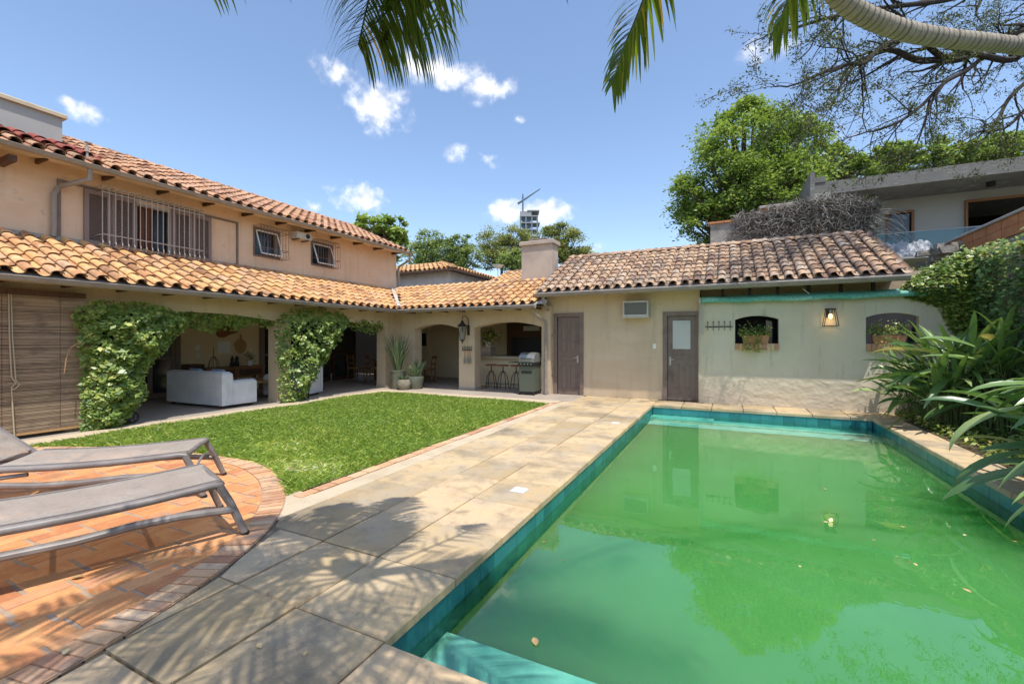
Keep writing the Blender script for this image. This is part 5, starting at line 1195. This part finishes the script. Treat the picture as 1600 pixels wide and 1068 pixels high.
def lance_plant(name,label,bx,by,n,hmin,hmax,out,blade,wd,facing=None,group=None,extra=None):
    T = thing(name,label,'shrub',(bx,by,0),0,group); st = MB(); lf = MB()
    for k in range(n):
        if extra and k < len(extra): a,h,o_ = extra[k]
        else:
            a = random.uniform(0,2*math.pi) if facing is None else random.gauss(facing,1.15); h = random.uniform(hmin,hmax); o_ = out*random.uniform(.25,1)
        dx,dy = math.cos(a),math.sin(a); b0 = Vector((bx+random.uniform(-.22,.22),by+random.uniform(-.28,.28),0)); tip = b0+Vector((dx*o_*.55,dy*o_*.55,h))
        mid = b0*.5+tip*.5+Vector((-dx*.05,-dy*.05,h*.08)); st.tube([b0,mid,tip],[.009,.008,.006],5)
        L = blade*random.uniform(.75,1.2); w = wd*random.uniform(.8,1.15); N_=7; droop = random.uniform(.0,.5)+.25*o_/max(out,.1)
        el0 = random.uniform(.2,1.35) if o_ < out*.62 else random.uniform(-.55,.95); c = tip.copy(); el = el0; tw = random.uniform(-.7,.7); vs=[]
        for i in range(N_+1):
            t = i/N_; dr = Vector((dx*math.cos(el),dy*math.cos(el),math.sin(el))); sd = Vector((-dy,dx,0)); nn = dr.cross(sd).normalized(); s2_ = (sd*math.cos(tw)+nn*math.sin(tw)); n2_ = dr.cross(s2_)
            ww = w*(math.sin(math.pi*min(1,(t*.93+.05)))**.75) if i < N_ else .001
            vs += [tuple(c-s2_*ww-n2_*ww*.35*-1),tuple(c),tuple(c+s2_*ww+n2_*ww*.35)]
            c = c+dr*(L/N_); el -= droop*(.5+t)/N_*1.5
        fs=[]
        for i in range(N_): fs += [(3*i,3*i+1,3*i+4,3*i+3),(3*i+1,3*i+2,3*i+5,3*i+4)]
        lf.add(vs,fs,min(1,random.betavariate(2,2.4)+(.35 if random.random() > .95 else 0)))
    st.obj('stems','stem',T,smooth=True); lf.obj('leaves','strel',T,fix=False,smooth=True); return T
gg = 'lance-leaved shrubs in the bed beside the pool'
lance_plant('lance_leaf_shrub','big clump of long striped lance-shaped leaves in front of the right niche',3.42,10.1,150,.25,1.3,.62,.82,.050,group=gg)
lance_plant('lance_leaf_shrub','lower lance-leaved clump leaning over the pool corner, in front of the tall clump',3.3,10.75,52,.25,1.0,.6,.6,.042,facing=math.pi,group=gg)
lance_plant('lance_leaf_shrub','upright lance-leaved clump against the ivy wall behind the others',3.95,9.7,90,.5,1.45,.45,.85,.045,group=gg)
near = [(math.radians(a),h,o_) for a,h,o_ in ((175,1.25,1.0),(165,1.12,1.1),(185,1.0,1.05),(170,.85,1.1),(160,.7,1.0),(190,.72,1.15),(200,.55,1.2),(178,.5,1.15),(168,.42,1.2),(210,.4,1.1),(195,.3,1.15),(150,.9,.9),(185,.35,1.2),(205,.75,1.0),(172,.62,1.2),(198,.92,1.05),(180,1.15,.8),(160,.5,1.15))]
lance_plant('lance_leaf_shrub','nearest lance-leaved shrub, its long leaves hanging over the right pool coping',3.42,5.85,84,.2,1.25,.85,.80,.048,facing=math.pi,group=gg,extra=near)

# ================================================================= PALM OVERHEAD
PT = thing('leaning_palm','ringed grey palm trunk leaning across the top right corner, its fronds hanging into the sky','palm tree',(5.2,5.6,0))
crown = Vector((-.85,1.05,4.0))
path = [Vector((5.25,5.6,-.1)),Vector((4.6,5.3,1.4)),Vector((3.5,4.9,2.6)),Vector(at(1640,80,2.95)),Vector(at(1600,73,2.85)),Vector(at(1540,66,2.75)),Vector(at(1480,60,2.7)),Vector(at(1420,50,2.65)),Vector(at(1370,33,2.6)),Vector(at(1330,12,2.55)),Vector(at(1295,-22,2.5)),Vector(at(1250,-90,2.4)),Vector((-.2,1.75,3.85)),crown]
def catmull(P,n=14):
    out = []
    for i in range(len(P)-1):
        p0,p1,p2,p3 = P[max(i-1,0)],P[i],P[i+1],P[min(i+2,len(P)-1)]
        for k in range(n):
            t = k/n; out.append(.5*((2*p1)+(p2-p0)*t+(2*p0-5*p1+4*p2-p3)*t*t+(3*p1-p0-3*p2+p3)*t**3))
    return out+[P[-1]]
sp = catmull(path,46); m = MB(); acc = 0; n_ = 14
ring_v = []
for i,p in enumerate(sp):
    d = (sp[min(i+1,len(sp)-1)]-sp[max(i-1,0)]).normalized(); a = d.cross(Vector((0,0,1))).normalized(); b = a.cross(d)
    if i: acc += (p-sp[i-1]).length
    ph = (acc % .040)/.040; rr = (.050+.003*math.sin(acc*3))*(1+.07*(1-ph)**2)+random.uniform(-.001,.001)
    for k in range(n_):
        t = 2*math.pi*k/n_; ring_v.append(tuple(p+a*math.cos(t)*rr+b*math.sin(t)*rr))
    m.r += [1.0 if ph > .22 else random.uniform(0,.3)]*n_ if i < len(sp)-1 else []
m.v = ring_v; m.f = [(i*n_+k,i*n_+(k+1)%n_,(i+1)*n_+(k+1)%n_,(i+1)*n_+k) for i in range(len(sp)-1) for k in range(n_)]
m.r = [min(1,r_*random.uniform(.6,1)) for r_ in m.r]
m.obj('trunk','palm_trunk',PT,smooth=True)
def frond(pts, leaf=.42, n=46, droop=.75, w=.011, yellow=.1, r0=.014):
    P = catmull([Vector(p) for p in pts],10); m = MB(); m.tube(P,[r0*(1-.8*i/len(P)) for i in range(len(P))],5); rc_ = m.obj('frond_rib','stem',PT)
    lf = MB(); tot = len(P)-1
    for k in range(n):
        t = .18+.82*k/(n-1); i = min(int(t*tot),tot-1); p = P[i].lerp(P[i+1],t*tot-i); d = (P[i+1]-P[i]).normalized(); sd = d.cross(Vector((0,0,1)))
        if sd.length < .05: sd = Vector((1,0,0))
        sd.normalize()
        for s_ in (-1,1):
            L = leaf*(math.sin(math.pi*(.12+.8*t))**.6)*random.uniform(.85,1.1); dr = (sd*s_*random.uniform(.7,1)+d*random.uniform(.55,.85)+Vector((0,0,random.uniform(-.25,.05)))).normalized(); c = p.copy(); N_=6; vs=[]; nn = dr.cross(d).normalized()
            r = random.betavariate(2,2.5)*.75+(.3 if random.random() < yellow else 0)
            for q in range(N_+1):
                u_ = q/N_; wd = Vector((0,0,1)).cross(dr); wd = (wd.normalized() if wd.length > .05 else nn); wd = (wd*.6+nn*.5).normalized(); ww = w*(1-u_*u_*.95)*(.6 if q == 0 else 1)
                vs += [tuple(c-wd*ww),tuple(c+wd*ww)]; c = c+dr*(L/N_); dr = (dr+Vector((0,0,-1))*droop*(.3+u_)*.42).normalized()
            fs = [(2*q,2*q+1,2*q+3,2*q+2) for q in range(N_)]; lf.add(vs,fs,min(r,1))
    lf.obj('frond_leaflets','palm_leaf',PT,fix=False)
C = tuple(crown)
frond([C,at(700,-330,1.9),at(660,-130,2.15),at(645,-20,2.3),at(630,50,2.4)],.50,60,1.3,yellow=.05,w=.0115)
frond([C,at(680,-330,1.8),at(625,-130,2.1),at(605,-20,2.25),at(590,62,2.35)],.50,60,1.35,yellow=.05,w=.0115)
frond([C,at(660,-300,1.8),at(600,-110,2.1),at(578,-10,2.25),at(560,70,2.35)],.46,46,1.3,yellow=.03)
frond([C,at(1080,-300,1.8),at(1030,-70,2.1),at(1000,15,2.2),at(975,75,2.25),at(958,128,2.28)],.30,48,.55,yellow=.4)
frond([C,at(1300,-280,2.0),at(1262,-80,2.2),at(1235,-10,2.3),at(1212,48,2.35)],.30,34,.9,yellow=.25)
frond([C,at(900,-400,1.9),at(880,-150,2.2),at(868,-30,2.3)],.26,22,.9,yellow=.2)
frond([C,at(500,-350,1.9),at(440,-120,2.2),at(425,-55,2.3)],.28,26,1.0)
frond([C,at(720,-300,1.9),at(690,-120,2.2),at(680,-40,2.3)],.24,18,1.0,yellow=.1)
m = MB(); m.tube([crown-Vector((.25,-.12,.25)),crown,crown+Vector((-.12,-.05,.22)),crown+Vector((-.16,-.08,.5))],[.07,.10,.09,.03],9); m.obj('crownshaft','stem',PT,smooth=True)
# the rest of the crown: overhead and behind the camera, it shades the near deck
for a,L,dz in ((15,1.7,.1),(-140,1.7,.1),(-55,1.7,0),(122,1.35,-.1),(-30,1.6,-.2),(-65,1.3,.3),(-105,1.5,.3),(-10,1.5,.1),(25,1.3,-.1),(-45,1.5,.2),(-85,1.5,-.3),(-125,1.6,-.1),(-160,1.5,.2),(168,1.5,-.2),(145,1.2,.3),(200,1.4,-.5)):
    c_,s_ = math.cos(R(a)),math.sin(R(a)); frond([C,(C[0]+c_*L*.4,C[1]+s_*L*.4,C[2]+.35+dz*.3),(C[0]+c_*L*.8,C[1]+s_*L*.8,C[2]+.2+dz*.6),(C[0]+c_*L*1.15,C[1]+s_*L*1.15,C[2]-.35+dz)],.46,44,.6,w=.017)

# ================================================================= TREES
def tree(name,label,base,blobs,n,size,mt,trunk_r=.2,bark='bark',k_cl=60,cr=.16,group=None,droop=0,cat='tree',aspect=.5):
    T = thing(name,label,cat,base,0,group); s_ = MB(); bx,by,bz = base; cx_ = sum(b[0] for b in blobs)/len(blobs); cy_ = sum(b[1] for b in blobs)/len(blobs); zlow = min(b[2]-b[5] for b in blobs)
    fork = Vector((bx*.5+cx_*.5,by*.5+cy_*.5,zlow+.5)); s_.tube([(bx,by,bz),tuple(Vector((bx,by,bz)).lerp(fork,.5)+Vector((.1,0,0))),tuple(fork)],[trunk_r,trunk_r*.8,trunk_r*.65],8); s_.obj('trunk',bark,T)
    l_ = MB(); allP=[]; allr=[]
    vol = [b[3]*b[4]*b[5] for b in blobs]; tot = sum(v**.7 for v in vol)
    for b,v in zip(blobs,vol):
        c0 = np.array(b[:3]); rad = np.array(b[3:6]); share = v**.7/tot; kk = max(8,int(k_cl*share)); nn = int(n*share/kk)
        ends = rng.normal(size=(kk,3)); ends /= np.linalg.norm(ends,axis=1,keepdims=True); ends = c0+ends*rad*(rng.uniform(.45,1,(kk,1))**.6)
        for e in ends[:min(kk,14)]: 
            mid = (np.array(fork)+e)/2+rng.normal(0,.25,3); l_.tube([tuple(fork),tuple(mid),tuple(e)],[trunk_r*.4,trunk_r*.22,trunk_r*.06],5)
        for e in ends:
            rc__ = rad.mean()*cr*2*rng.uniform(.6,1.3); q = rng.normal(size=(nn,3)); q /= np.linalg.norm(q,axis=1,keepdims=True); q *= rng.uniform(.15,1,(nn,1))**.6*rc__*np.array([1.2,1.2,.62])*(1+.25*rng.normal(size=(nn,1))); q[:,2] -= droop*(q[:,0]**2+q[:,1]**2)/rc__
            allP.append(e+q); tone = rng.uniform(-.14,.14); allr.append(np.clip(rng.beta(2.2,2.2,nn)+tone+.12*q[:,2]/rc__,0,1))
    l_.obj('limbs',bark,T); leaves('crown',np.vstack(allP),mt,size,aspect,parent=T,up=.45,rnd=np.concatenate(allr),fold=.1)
    return T
def blob(px,py,t,rpx,rpy,depth=None):
    x,y,z = at(px,py,t); k = t/FPX; return (x,y,z,rpx*k,depth or rpx*k*.9,rpy*k)
t = 22
B_ = [blob(1175,225,t,85,62),blob(1120,285,t,68,60),blob(1200,290,t-1,80,70),blob(1245,240,t,55,55),blob(1110,350,t,50,42),blob(1180,360,t,70,45),blob(1255,310,t+1,40,50),blob(1085,310,t,38,40),blob(1160,180,t,40,22)]
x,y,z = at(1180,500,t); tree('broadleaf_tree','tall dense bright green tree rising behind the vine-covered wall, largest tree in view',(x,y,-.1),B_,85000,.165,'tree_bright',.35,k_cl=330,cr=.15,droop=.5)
def simple(px,py,t,blobs,n,sz,mt,label,grp=None,tr=.2,k=70,cr=.16,name='broadleaf_tree'):
    if mt != 'tree_bright': n = int(n*1.35); sz *= .72; cr = .22; k = int(k*1.3)
    x,y,z = at(px,480,t); return tree(name,label,(x,y,-.1),[blob(*b[:2],t+(b[4] if len(b) > 4 else 0),b[2],b[3]) for b in blobs],n,sz,mt,tr,k_cl=k,cr=cr,group=grp)
G1 = 'trees beyond the roofs in the middle'
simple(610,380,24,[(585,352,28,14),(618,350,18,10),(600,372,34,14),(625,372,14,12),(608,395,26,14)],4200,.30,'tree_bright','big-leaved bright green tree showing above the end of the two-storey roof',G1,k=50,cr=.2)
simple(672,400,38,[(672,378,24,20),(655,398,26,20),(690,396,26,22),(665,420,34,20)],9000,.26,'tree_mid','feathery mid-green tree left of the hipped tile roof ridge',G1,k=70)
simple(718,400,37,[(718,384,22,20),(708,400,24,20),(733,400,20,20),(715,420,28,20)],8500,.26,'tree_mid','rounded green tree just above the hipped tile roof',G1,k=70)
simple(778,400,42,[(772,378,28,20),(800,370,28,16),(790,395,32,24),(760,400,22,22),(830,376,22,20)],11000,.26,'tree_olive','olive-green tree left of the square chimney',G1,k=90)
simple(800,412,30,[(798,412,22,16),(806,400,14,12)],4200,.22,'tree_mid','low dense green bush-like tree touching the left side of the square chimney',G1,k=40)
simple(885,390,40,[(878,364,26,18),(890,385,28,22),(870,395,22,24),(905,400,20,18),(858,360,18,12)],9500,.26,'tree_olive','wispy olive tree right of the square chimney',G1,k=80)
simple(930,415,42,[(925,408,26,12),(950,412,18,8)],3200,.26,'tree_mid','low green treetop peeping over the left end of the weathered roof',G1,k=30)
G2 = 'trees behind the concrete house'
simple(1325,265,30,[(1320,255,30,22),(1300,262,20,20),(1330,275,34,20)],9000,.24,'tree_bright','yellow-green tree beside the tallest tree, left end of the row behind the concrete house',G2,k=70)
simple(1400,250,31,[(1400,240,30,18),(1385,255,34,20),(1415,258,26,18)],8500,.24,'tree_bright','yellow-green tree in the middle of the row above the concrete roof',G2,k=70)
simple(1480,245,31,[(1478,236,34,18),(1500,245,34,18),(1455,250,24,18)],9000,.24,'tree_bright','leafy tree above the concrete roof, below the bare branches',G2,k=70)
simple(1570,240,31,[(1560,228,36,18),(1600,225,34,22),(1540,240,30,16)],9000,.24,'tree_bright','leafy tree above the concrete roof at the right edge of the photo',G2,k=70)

# feathery overhanging tree, top right
FT = thing('feathery_tree','large sparse feathery-leaved tree whose dark bare branches spread over the top right corner','tree',(11.5,12.5,-.1))
br = MB(); tw = MB(); LP=[]; LD=[]
tr_top = Vector(at(1760,60,12.5)); br.tube([(11.5,12.5,-.1),(11.3,12.3,3.5),tuple(tr_top-Vector((0,0,1.5))),tuple(tr_top)],[.4,.34,.28,.24],10); br.obj('trunk','bark_dark',FT)
lm = MB()
def grow(p, d, L, r, lev):
    pts=[p.copy()]; n = max(3,int(L/.16)); rad=[r]
    for k in range(n):
        d = (d+Vector((rng.normal(0,.16),rng.normal(0,.16),rng.normal(0,.13)-.012*lev))).normalized(); p = p+d*(L/n); pts.append(p.copy()); rad.append(r*(1-.6*(k+1)/n))
        if lev < 4 and rng.random() < (.55 if lev < 3 else .7) and k > 0:
            nd = (d+Vector(rng.normal(0,.62,3))).normalized(); grow(p.copy(),nd,L*rng.uniform(.42,.68),rad[-1]*.62,lev+1)
        if lev >= 2 and rng.random() < .5+.12*lev: LP.append(tuple(p+Vector(rng.normal(0,.03,3)))); LD.append(tuple(d))
    (lm if lev < 2 else tw).tube(pts,[max(q,.004) for q in rad],6 if lev < 2 else 4,cap=False)
limbs = [([(1760,60,12.5),(1640,40,11.5),(1560,62,11),(1500,85,10.6),(1440,95,10.2),(1390,78,10),(1345,95,9.6)],.13,1.0),
         ([(1640,40,11.5),(1590,90,10.8),(1540,88,10.3),(1480,72,10),(1440,50,9.8),(1400,20,9.6)],.09,1.0),
         ([(1560,62,11),(1490,95,10.3),(1430,60,10),(1380,72,9.6),(1352,98,9.3),(1330,100,9.1),(1290,112,8.9),(1255,128,8.7)],.075,1.0),
         ([(1700,60,12),(1600,60,11),(1545,85,10.5),(1510,110,10.2),(1475,130,10),(1440,165,9.8),(1405,190,9.6),(1365,205,9.4)],.07,.9),
         ([(1475,130,10),(1455,160,9.8),(1448,180,9.7),(1440,205,9.6),(1432,228,9.5)],.035,.5),
         ([(1760,60,12.5),(1680,110,11.5),(1620,120,10.8),(1580,150,10.4),(1560,185,10.2),(1540,215,10)],.07,.8),
         ([(1760,60,12.5),(1640,-10,11.5),(1560,-20,10.8),(1480,0,10.3),(1400,10,9.8),(1330,20,9.4),(1270,35,9.1),(1225,50,8.9)],.08,1.0),
         ([(1700,80,12),(1640,150,11),(1600,175,10.5),(1570,200,10.2),(1535,205,10)],.06,.8)]
for pts,r,dens in limbs:
    P = catmull([Vector(at(*p)) for p in pts],5); rad = [r*(1-.7*i/len(P)) for i in range(len(P))]; lm.tube(P,rad,8,cap=False)
    for i in range(4,len(P)):
        if rng.random() < .62*dens:
            d = (P[i]-P[i-1]).normalized(); nd = (d*.8+Vector(rng.normal(0,.55,3))+Vector((-.12,-.05,-.18))).normalized(); grow(P[i].copy(),nd,rng.uniform(.7,1.5)*dens,rad[i]*.5,1)
    grow(P[-1].copy(),(P[-1]-P[-2]).normalized(),1.1*dens,rad[-1]*.8,1)
lm.obj('limbs','bark_dark',FT); tw.obj('twigs','bark_dark',FT,fix=False)
LP = np.array(LP); LD = np.array(LD); print('feathery twigs', len(LP))
rep = 8; Q = np.repeat(LP,rep,0)+rng.normal(0,.055,(len(LP)*rep,3)); leaves('foliage',Q,'tree_far',.055,.42,parent=FT,up=.1,dirs=np.repeat(LD,rep,0),jit=.8)

# ================================================================= NEIGHBOURS AND BACKGROUND
NB = thing('neighbour_house','grey-white neighbouring house with a hipped orange tile roof, behind the barbecue veranda','house',(-14,20,0))
MB().box(-22,-11.42,17,24,0,4.72).obj('wall','plaster_white',NB)
tl = MB(); tiles(tl,(-22,16.6,4.72),(1,0,0),Vector((0,2,.62)),42,7,.27,.36,keep=lambda c:(c.y-16.6) < (-10.95-c.x)+.0)
tiles(tl,(-10.98,16.6,4.72),(0,1,0),Vector((-2,0,.62)),28,7,.27,.36,keep=lambda c:(-10.98-c.x) < (c.y-16.6))
rr_ = tl.obj('roof','tile',NB,smooth=True,fix=False)
m = MB(); m.add([(-22,16.55,4.70),(-10.92,16.55,4.70),(-13.3,18.9,5.44),(-22,18.9,5.44)],[(0,1,2,3)]); m.add([(-10.92,16.55,4.70),(-10.92,24.3,4.70),(-13.3,24.3,5.44),(-13.3,18.9,5.44)],[(0,1,2,3)]); m.obj('roof_deck','mortar',rr_)
m = MB(); m.add([(-22,16.55,4.64),(-10.92,16.55,4.64),(-10.92,24.3,4.64),(-11.42,24.3,4.66),(-11.42,17,4.66),(-22,17,4.66)],[(0,1,2,3,4,5)]); m.box(-22,-10.92,16.53,16.56,4.60,4.70); m.box(-10.93,-10.9,16.55,24.3,4.60,4.70); m.obj('eaves','dark_wood',NB)
rc = MB(); ridge_caps(rc,(-10.95,16.6,4.76),(-13.3,18.92,5.50),.12); rc.obj('hip_tiles','tile',rr_,smooth=True,fix=False)
m = MB(); m.tube([(-11.38,20.2,4.2),(-11.2,20.4,4.28),(-11.2,21.6,4.25),(-11.35,21.8,4.2)],.03,6); m.tube([(-11.3,20.3,4.2),(-11.3,20.3,4.0)],.02,5); m.obj('wall_bracket','black',NB)
N2 = thing('tiled_outbuilding','low building with an orange tile roof just left of the square chimney','outbuilding',(-7.5,18.5,0))
MB().box(-9.6,-5.0,17.6,21,0,4.1).obj('wall','plaster_white',N2)
tl = MB(); tiles(tl,(-9.6,17.3,4.02),(1,0,0),Vector((0,2,.72)),17,6,.27,.36); rr_ = tl.obj('roof','tile',N2,smooth=True,fix=False)
m = MB(); m.add([(-9.7,17.25,3.99),(-4.9,17.25,3.99),(-4.9,19.4,4.78),(-9.7,19.4,4.78)],[(0,1,2,3)]); m.box(-9.7,-4.9,17.22,17.26,3.9,4.0); m.obj('roof_deck','mortar',rr_)
rc = MB(); ridge_caps(rc,(-9.6,19.35,4.78),(-4.9,19.35,4.78),.11); rc.obj('ridge_tiles','tile',rr_,smooth=True,fix=False)
x,y,z = at(778,418,19.5); T = thing('satellite_dish','small white dish on the roof left of the square chimney','satellite dish',(x,y,z-.3)); m = MB(); m.lathe((x,y,z-.05),[(.02,0),(.16,.06),(.24,.16),(.25,.17),(.16,.08)],16); m.obj('dish','white',T,smooth=True); MB().tube([(x,y,z-.35),(x,y,z)],.02,6).obj('mast','white',T)
# vine-covered wall and its chimney
VW = thing('vine_covered_wall','stained wall behind the weathered roof, matted with dry grey vines','wall',(1.6,15.5,0))
pts = [(-.46,0),(-.46,5.20),(.3,5.22),(1.2,5.30),(2.2,5.45),(3.0,5.42),(3.5,5.28),(3.72,5.2),(3.72,0)]; MB().prism(pts,'y',15.5,15.75).obj('wall','concrete_w',VW)
m = MB(); [m.bbox(-.52+k*.23,-.30+k*.23,15.44,15.80,5.20,5.26,.006,random.random()) for k in range(7)]; m.obj('brick_coping','brick',VW)
DV = thing('dry_vine','tangle of bare dry grey vines over the top of the stained wall','climbing plant',(2,15.4,4.3)); m = MB()
for k in range(4600):
    x = random.betavariate(1.6,1.1)*3.6+.15; zt = np.interp(x,[-.46,1.2,2.2,3.0,3.72],[5.2,5.3,5.45,5.42,5.2]); z = zt+.05-abs(random.gauss(0,.5))
    if random.random() < .16: z = zt+random.uniform(-.05,.12)
    if z < 3.95: continue
    y_ = 15.47-random.uniform(0,.20); p = Vector((x,y_,z)); d = Vector((random.gauss(0,1),random.gauss(0,.3),random.gauss(-.2,.8))).normalized(); P_=[tuple(p)]
    for q in range(3): d = (d+Vector((random.gauss(0,.5),random.gauss(0,.2),random.gauss(-.1,.5)))).normalized(); p = p+d*random.uniform(.04,.12); P_.append(tuple(p))
    m.tube(P_,[.011,.010,.008,.004],3,random.random(),cap=False)
for k in range(16):
    p = Vector((3.65+random.uniform(-.1,.1),15.4,5.2-random.uniform(0,.8))); P_=[tuple(p)]; d = Vector((.9,-.2,random.uniform(-.2,.5))).normalized()
    for q in range(6): d = (d+Vector((random.gauss(0,.15),random.gauss(0,.1),-.22))).normalized(); p = p+d*.14; P_.append(tuple(p))
    m.tube(P_,[.012,.011,.010,.008,.006,.005,.003],4,random.uniform(.6,1),cap=False)
m.obj('stems','vine_dry',DV,fix=False)
m = MB(); m.box(1.0,1.75,15.9,16.5,4,5.62); c_ = tag(m.obj('brick_chimney','brick'),'short brick chimney with a mortar cap behind the dry vines','chimney'); m = MB(); m.bbox(.93,1.82,15.84,16.56,5.62,5.70,.02); m.obj('cap','mortar',c_)
m = MB(); m.box(1.2,1.55,16.05,16.35,5.70,5.80); m.obj('flue','black',c_)
# concrete house
CH = thing('concrete_house','unfinished concrete house with a wide flat roof slab, top right','house',(6,22,0))
m = MB(); m.add([(2.95,20,6.95),(14,20,6.95),(14,20,7.42),(2.95,20,7.42),(2.95,27,6.95),(14,27,6.95),(14,27,7.42),(2.95,27,7.42)],[(0,1,2,3),(4,7,6,5),(0,4,5,1),(3,2,6,7),(0,3,7,4),(1,5,6,2)]); m.obj('roof_slab','concrete',CH)
m = MB(); m.box(2.90,3.35,19.97,26.5,7.42,7.62); m.box(2.8,2.949,19.6,27,5.0,7.72); m.obj('side_fin','concrete',CH)
m = MB(); m.box(2.96,3.45,19.75,20.15,4.5,6.948); m.obj('corner_column','concrete_l',CH)
m = MB(); wall_y(m,21.9,22.1,3.0,14,0,6.948,[(5.62,6.42,5.0,6.45),(7.9,12.5,4.6,6.6)]); m.obj('front_wall','concrete_l',CH)
MB().box(3,14,26.6,26.8,0,6.948).obj('rear_wall','dark_room',CH); MB().box(3,14,22.1,26.6,3.9,4.0).obj('floor','dark_room',CH)
MB().box(2.95,14,19.6,21.9,4.30,4.55).obj('terrace_slab','concrete_l',CH)
m = MB()
for x_,z_ in ((4.9,6.9),(8.2,6.9),(11.4,6.9)): m.tube([(x_,20.9,6.80),(x_,20.9,6.95)],.12,12)
m.obj('ceiling_light','black',CH)
wd = MB()
for a in ((5.60,5.68,5.0,6.46),(6.36,6.44,5.0,6.46),(5.68,6.36,6.38,6.46),(5.68,6.36,5.0,5.08)): wd.box(a[0],a[1],21.82,21.90,a[2],a[3])
w_ = wd.obj('window','wood',CH); MB().box(5.68,6.36,21.95,21.97,5.08,6.38).obj('pane','glassdark',w_)
wd = MB()
for a in ((7.88,7.95,4.6,6.62),(9.75,9.87,4.6,6.55),(10.0,10.12,4.6,6.55),(10.25,10.37,4.6,6.55),(7.95,12.5,6.53,6.62)): wd.box(a[0],a[1],21.80,21.90,a[2],a[3])
w_ = wd.obj('window','wood',CH); MB().box(10.37,12.5,21.93,21.95,4.6,6.53).obj('pane','glassdark',w_)
bg_ = MB(); bg_.box(3.0,14,19.55,19.57,4.55,5.18); b_ = bg_.obj('balcony_glass','balcony_glass',CH); MB().box(3.0,14,19.54,19.58,5.18,5.21).obj('rail','steel_blue',b_)
# plastic sheets and rubble at the boundary
T = thing('plastic_sheet','crumpled white plastic sheeting draped beyond the right end of the weathered roof','plastic sheet',(4.3,15.8,4)); m = MB(); vs=[]; n=26
for i in range(n):
    for j in range(8): vs.append((3.8+1.05*i/(n-1),15.0+.35*j/7+random.uniform(-.02,.02),3.72+.42*j/7+.035*math.sin(i*1.9+j)+.03*math.sin(i*.7)+random.uniform(-.012,.012)))
m.add(vs,[(i*8+j,i*8+j+1,(i+1)*8+j+1,(i+1)*8+j) for i in range(n-1) for j in range(7)]); o = m.obj('sheet','tarp',T,smooth=True)
BW = thing('brick_boundary_wall','boundary wall of orange hollow brick over rubble stone with a grey coping, above the ivy at the right edge','wall',(5.1,12,0))
MB().box(5.0,5.25,2,14.9,0,3.52).obj('stone_base','stone',BW)
m = MB(); y = 2.0
while y < 14.7:
    m.bbox(4.96,5.26,y+.006,min(y+.56,14.75)-.006,3.52,3.71,.004,random.random()); m.bbox(4.96,5.26,y+.006-.0,min(y+.56,14.75)-.006,3.715,3.90,.004,random.random()); y += .57
m.obj('brick_course','brick',BW); MB().bbox(4.92,5.30,2,14.8,3.90,3.955,.01).obj('coping','concrete_l',BW)
m = MB(); 
for k in range(60):
    x,y,z = random.uniform(4.5,5.1),random.uniform(13.6,15.2),random.uniform(3.2,3.75); r_ = random.uniform(.05,.11); P_ = [(x+random.uniform(-1,1)*r_*.4+dx*r_,y+dy*r_,z+dz*r_*.7) for dz in (-1,1) for dx,dy in ((-1,-1),(1,-1),(1,1),(-1,1))]; m.hexa(P_)
tag(m.obj('rubble_stones','stone'),'loose rubble stones stacked at the end of the brick boundary wall','rubble',kind='stuff')
# tower under construction with its crane
x,y,z = at(826,330,215); TW = thing('tower_under_construction','distant tower block under construction rising over the trees behind the chimney','tower',(x,y,0))
def fr(u_,v_): return (x+cs*u_-sn*v_, y+sn*u_+cs*v_)
m = MB(); sl = MB(); hw,hd = 4.2,4
def obox(mb,u0,u1,v0,v1,z0,z1):
    A=[fr(*p) for p in ((u0,v0),(u1,v0),(u1,v1),(u0,v1))]; mb.hexa([(a,b,z0) for a,b in A]+[(a,b,z1) for a,b in A])
for k in range(22):
    zt = 60.5-k*3.2; obox(sl,-hw*1.0,hw*(1.25 if k%2 else 1.05),-hd,hd,zt,zt+.5)
    for u_ in (-hw+.2,-hw/3,hw/3,hw-.2): obox(m,u_-.35,u_+.35,-hd+.1,-hd+.8,zt-2.7,zt)
    obox(m,-hw*.7,hw*.2,-hd+1.5,hd-.5,zt-2.7,zt)
sl.obj('floor_slabs','tower',TW); m.obj('columns','steel_blue',TW)
obox_ = MB(); obox(obox_,-hw,hw*.3,-hd+.5,hd,61,63.2); obox(obox_,-hw*.2,hw*1.2,-hd+.2,hd,63.2,63.7); obox_.obj('top_frame','tower',TW)
x2,y2,z2 = at(817,330,213); CR = thing('tower_crane','thin tower crane standing over the unfinished tower block','crane',(x2,y2,0))
MB().tube([(x2,y2,0),at(817,306,213)],.45,4).obj('mast','steel_blue',CR); MB().tube([at(809,318,213),at(817,313,213),at(844,295,213)],[.6,.5,.25],4).obj('jib','steel_blue',CR); MB().tube([at(817,315,213),at(817,303,213)],.35,4).obj('cab_mast','steel_blue',CR)
# far fill behind the garden wall: a continuous low belt of foliage
n = 15000; P = np.column_stack([rng.uniform(-45,45,n),rng.uniform(48,60,n),rng.uniform(0,7.5,n)]); P[:,2] *= .75+.25*np.sin(P[:,0]*.4); o = leaves('far_wood',P,'tree_mid',.9,.6,up=.2); tag(o,kind='stuff',label='low belt of distant foliage behind the houses')
print('objects', len(bpy.data.objects))
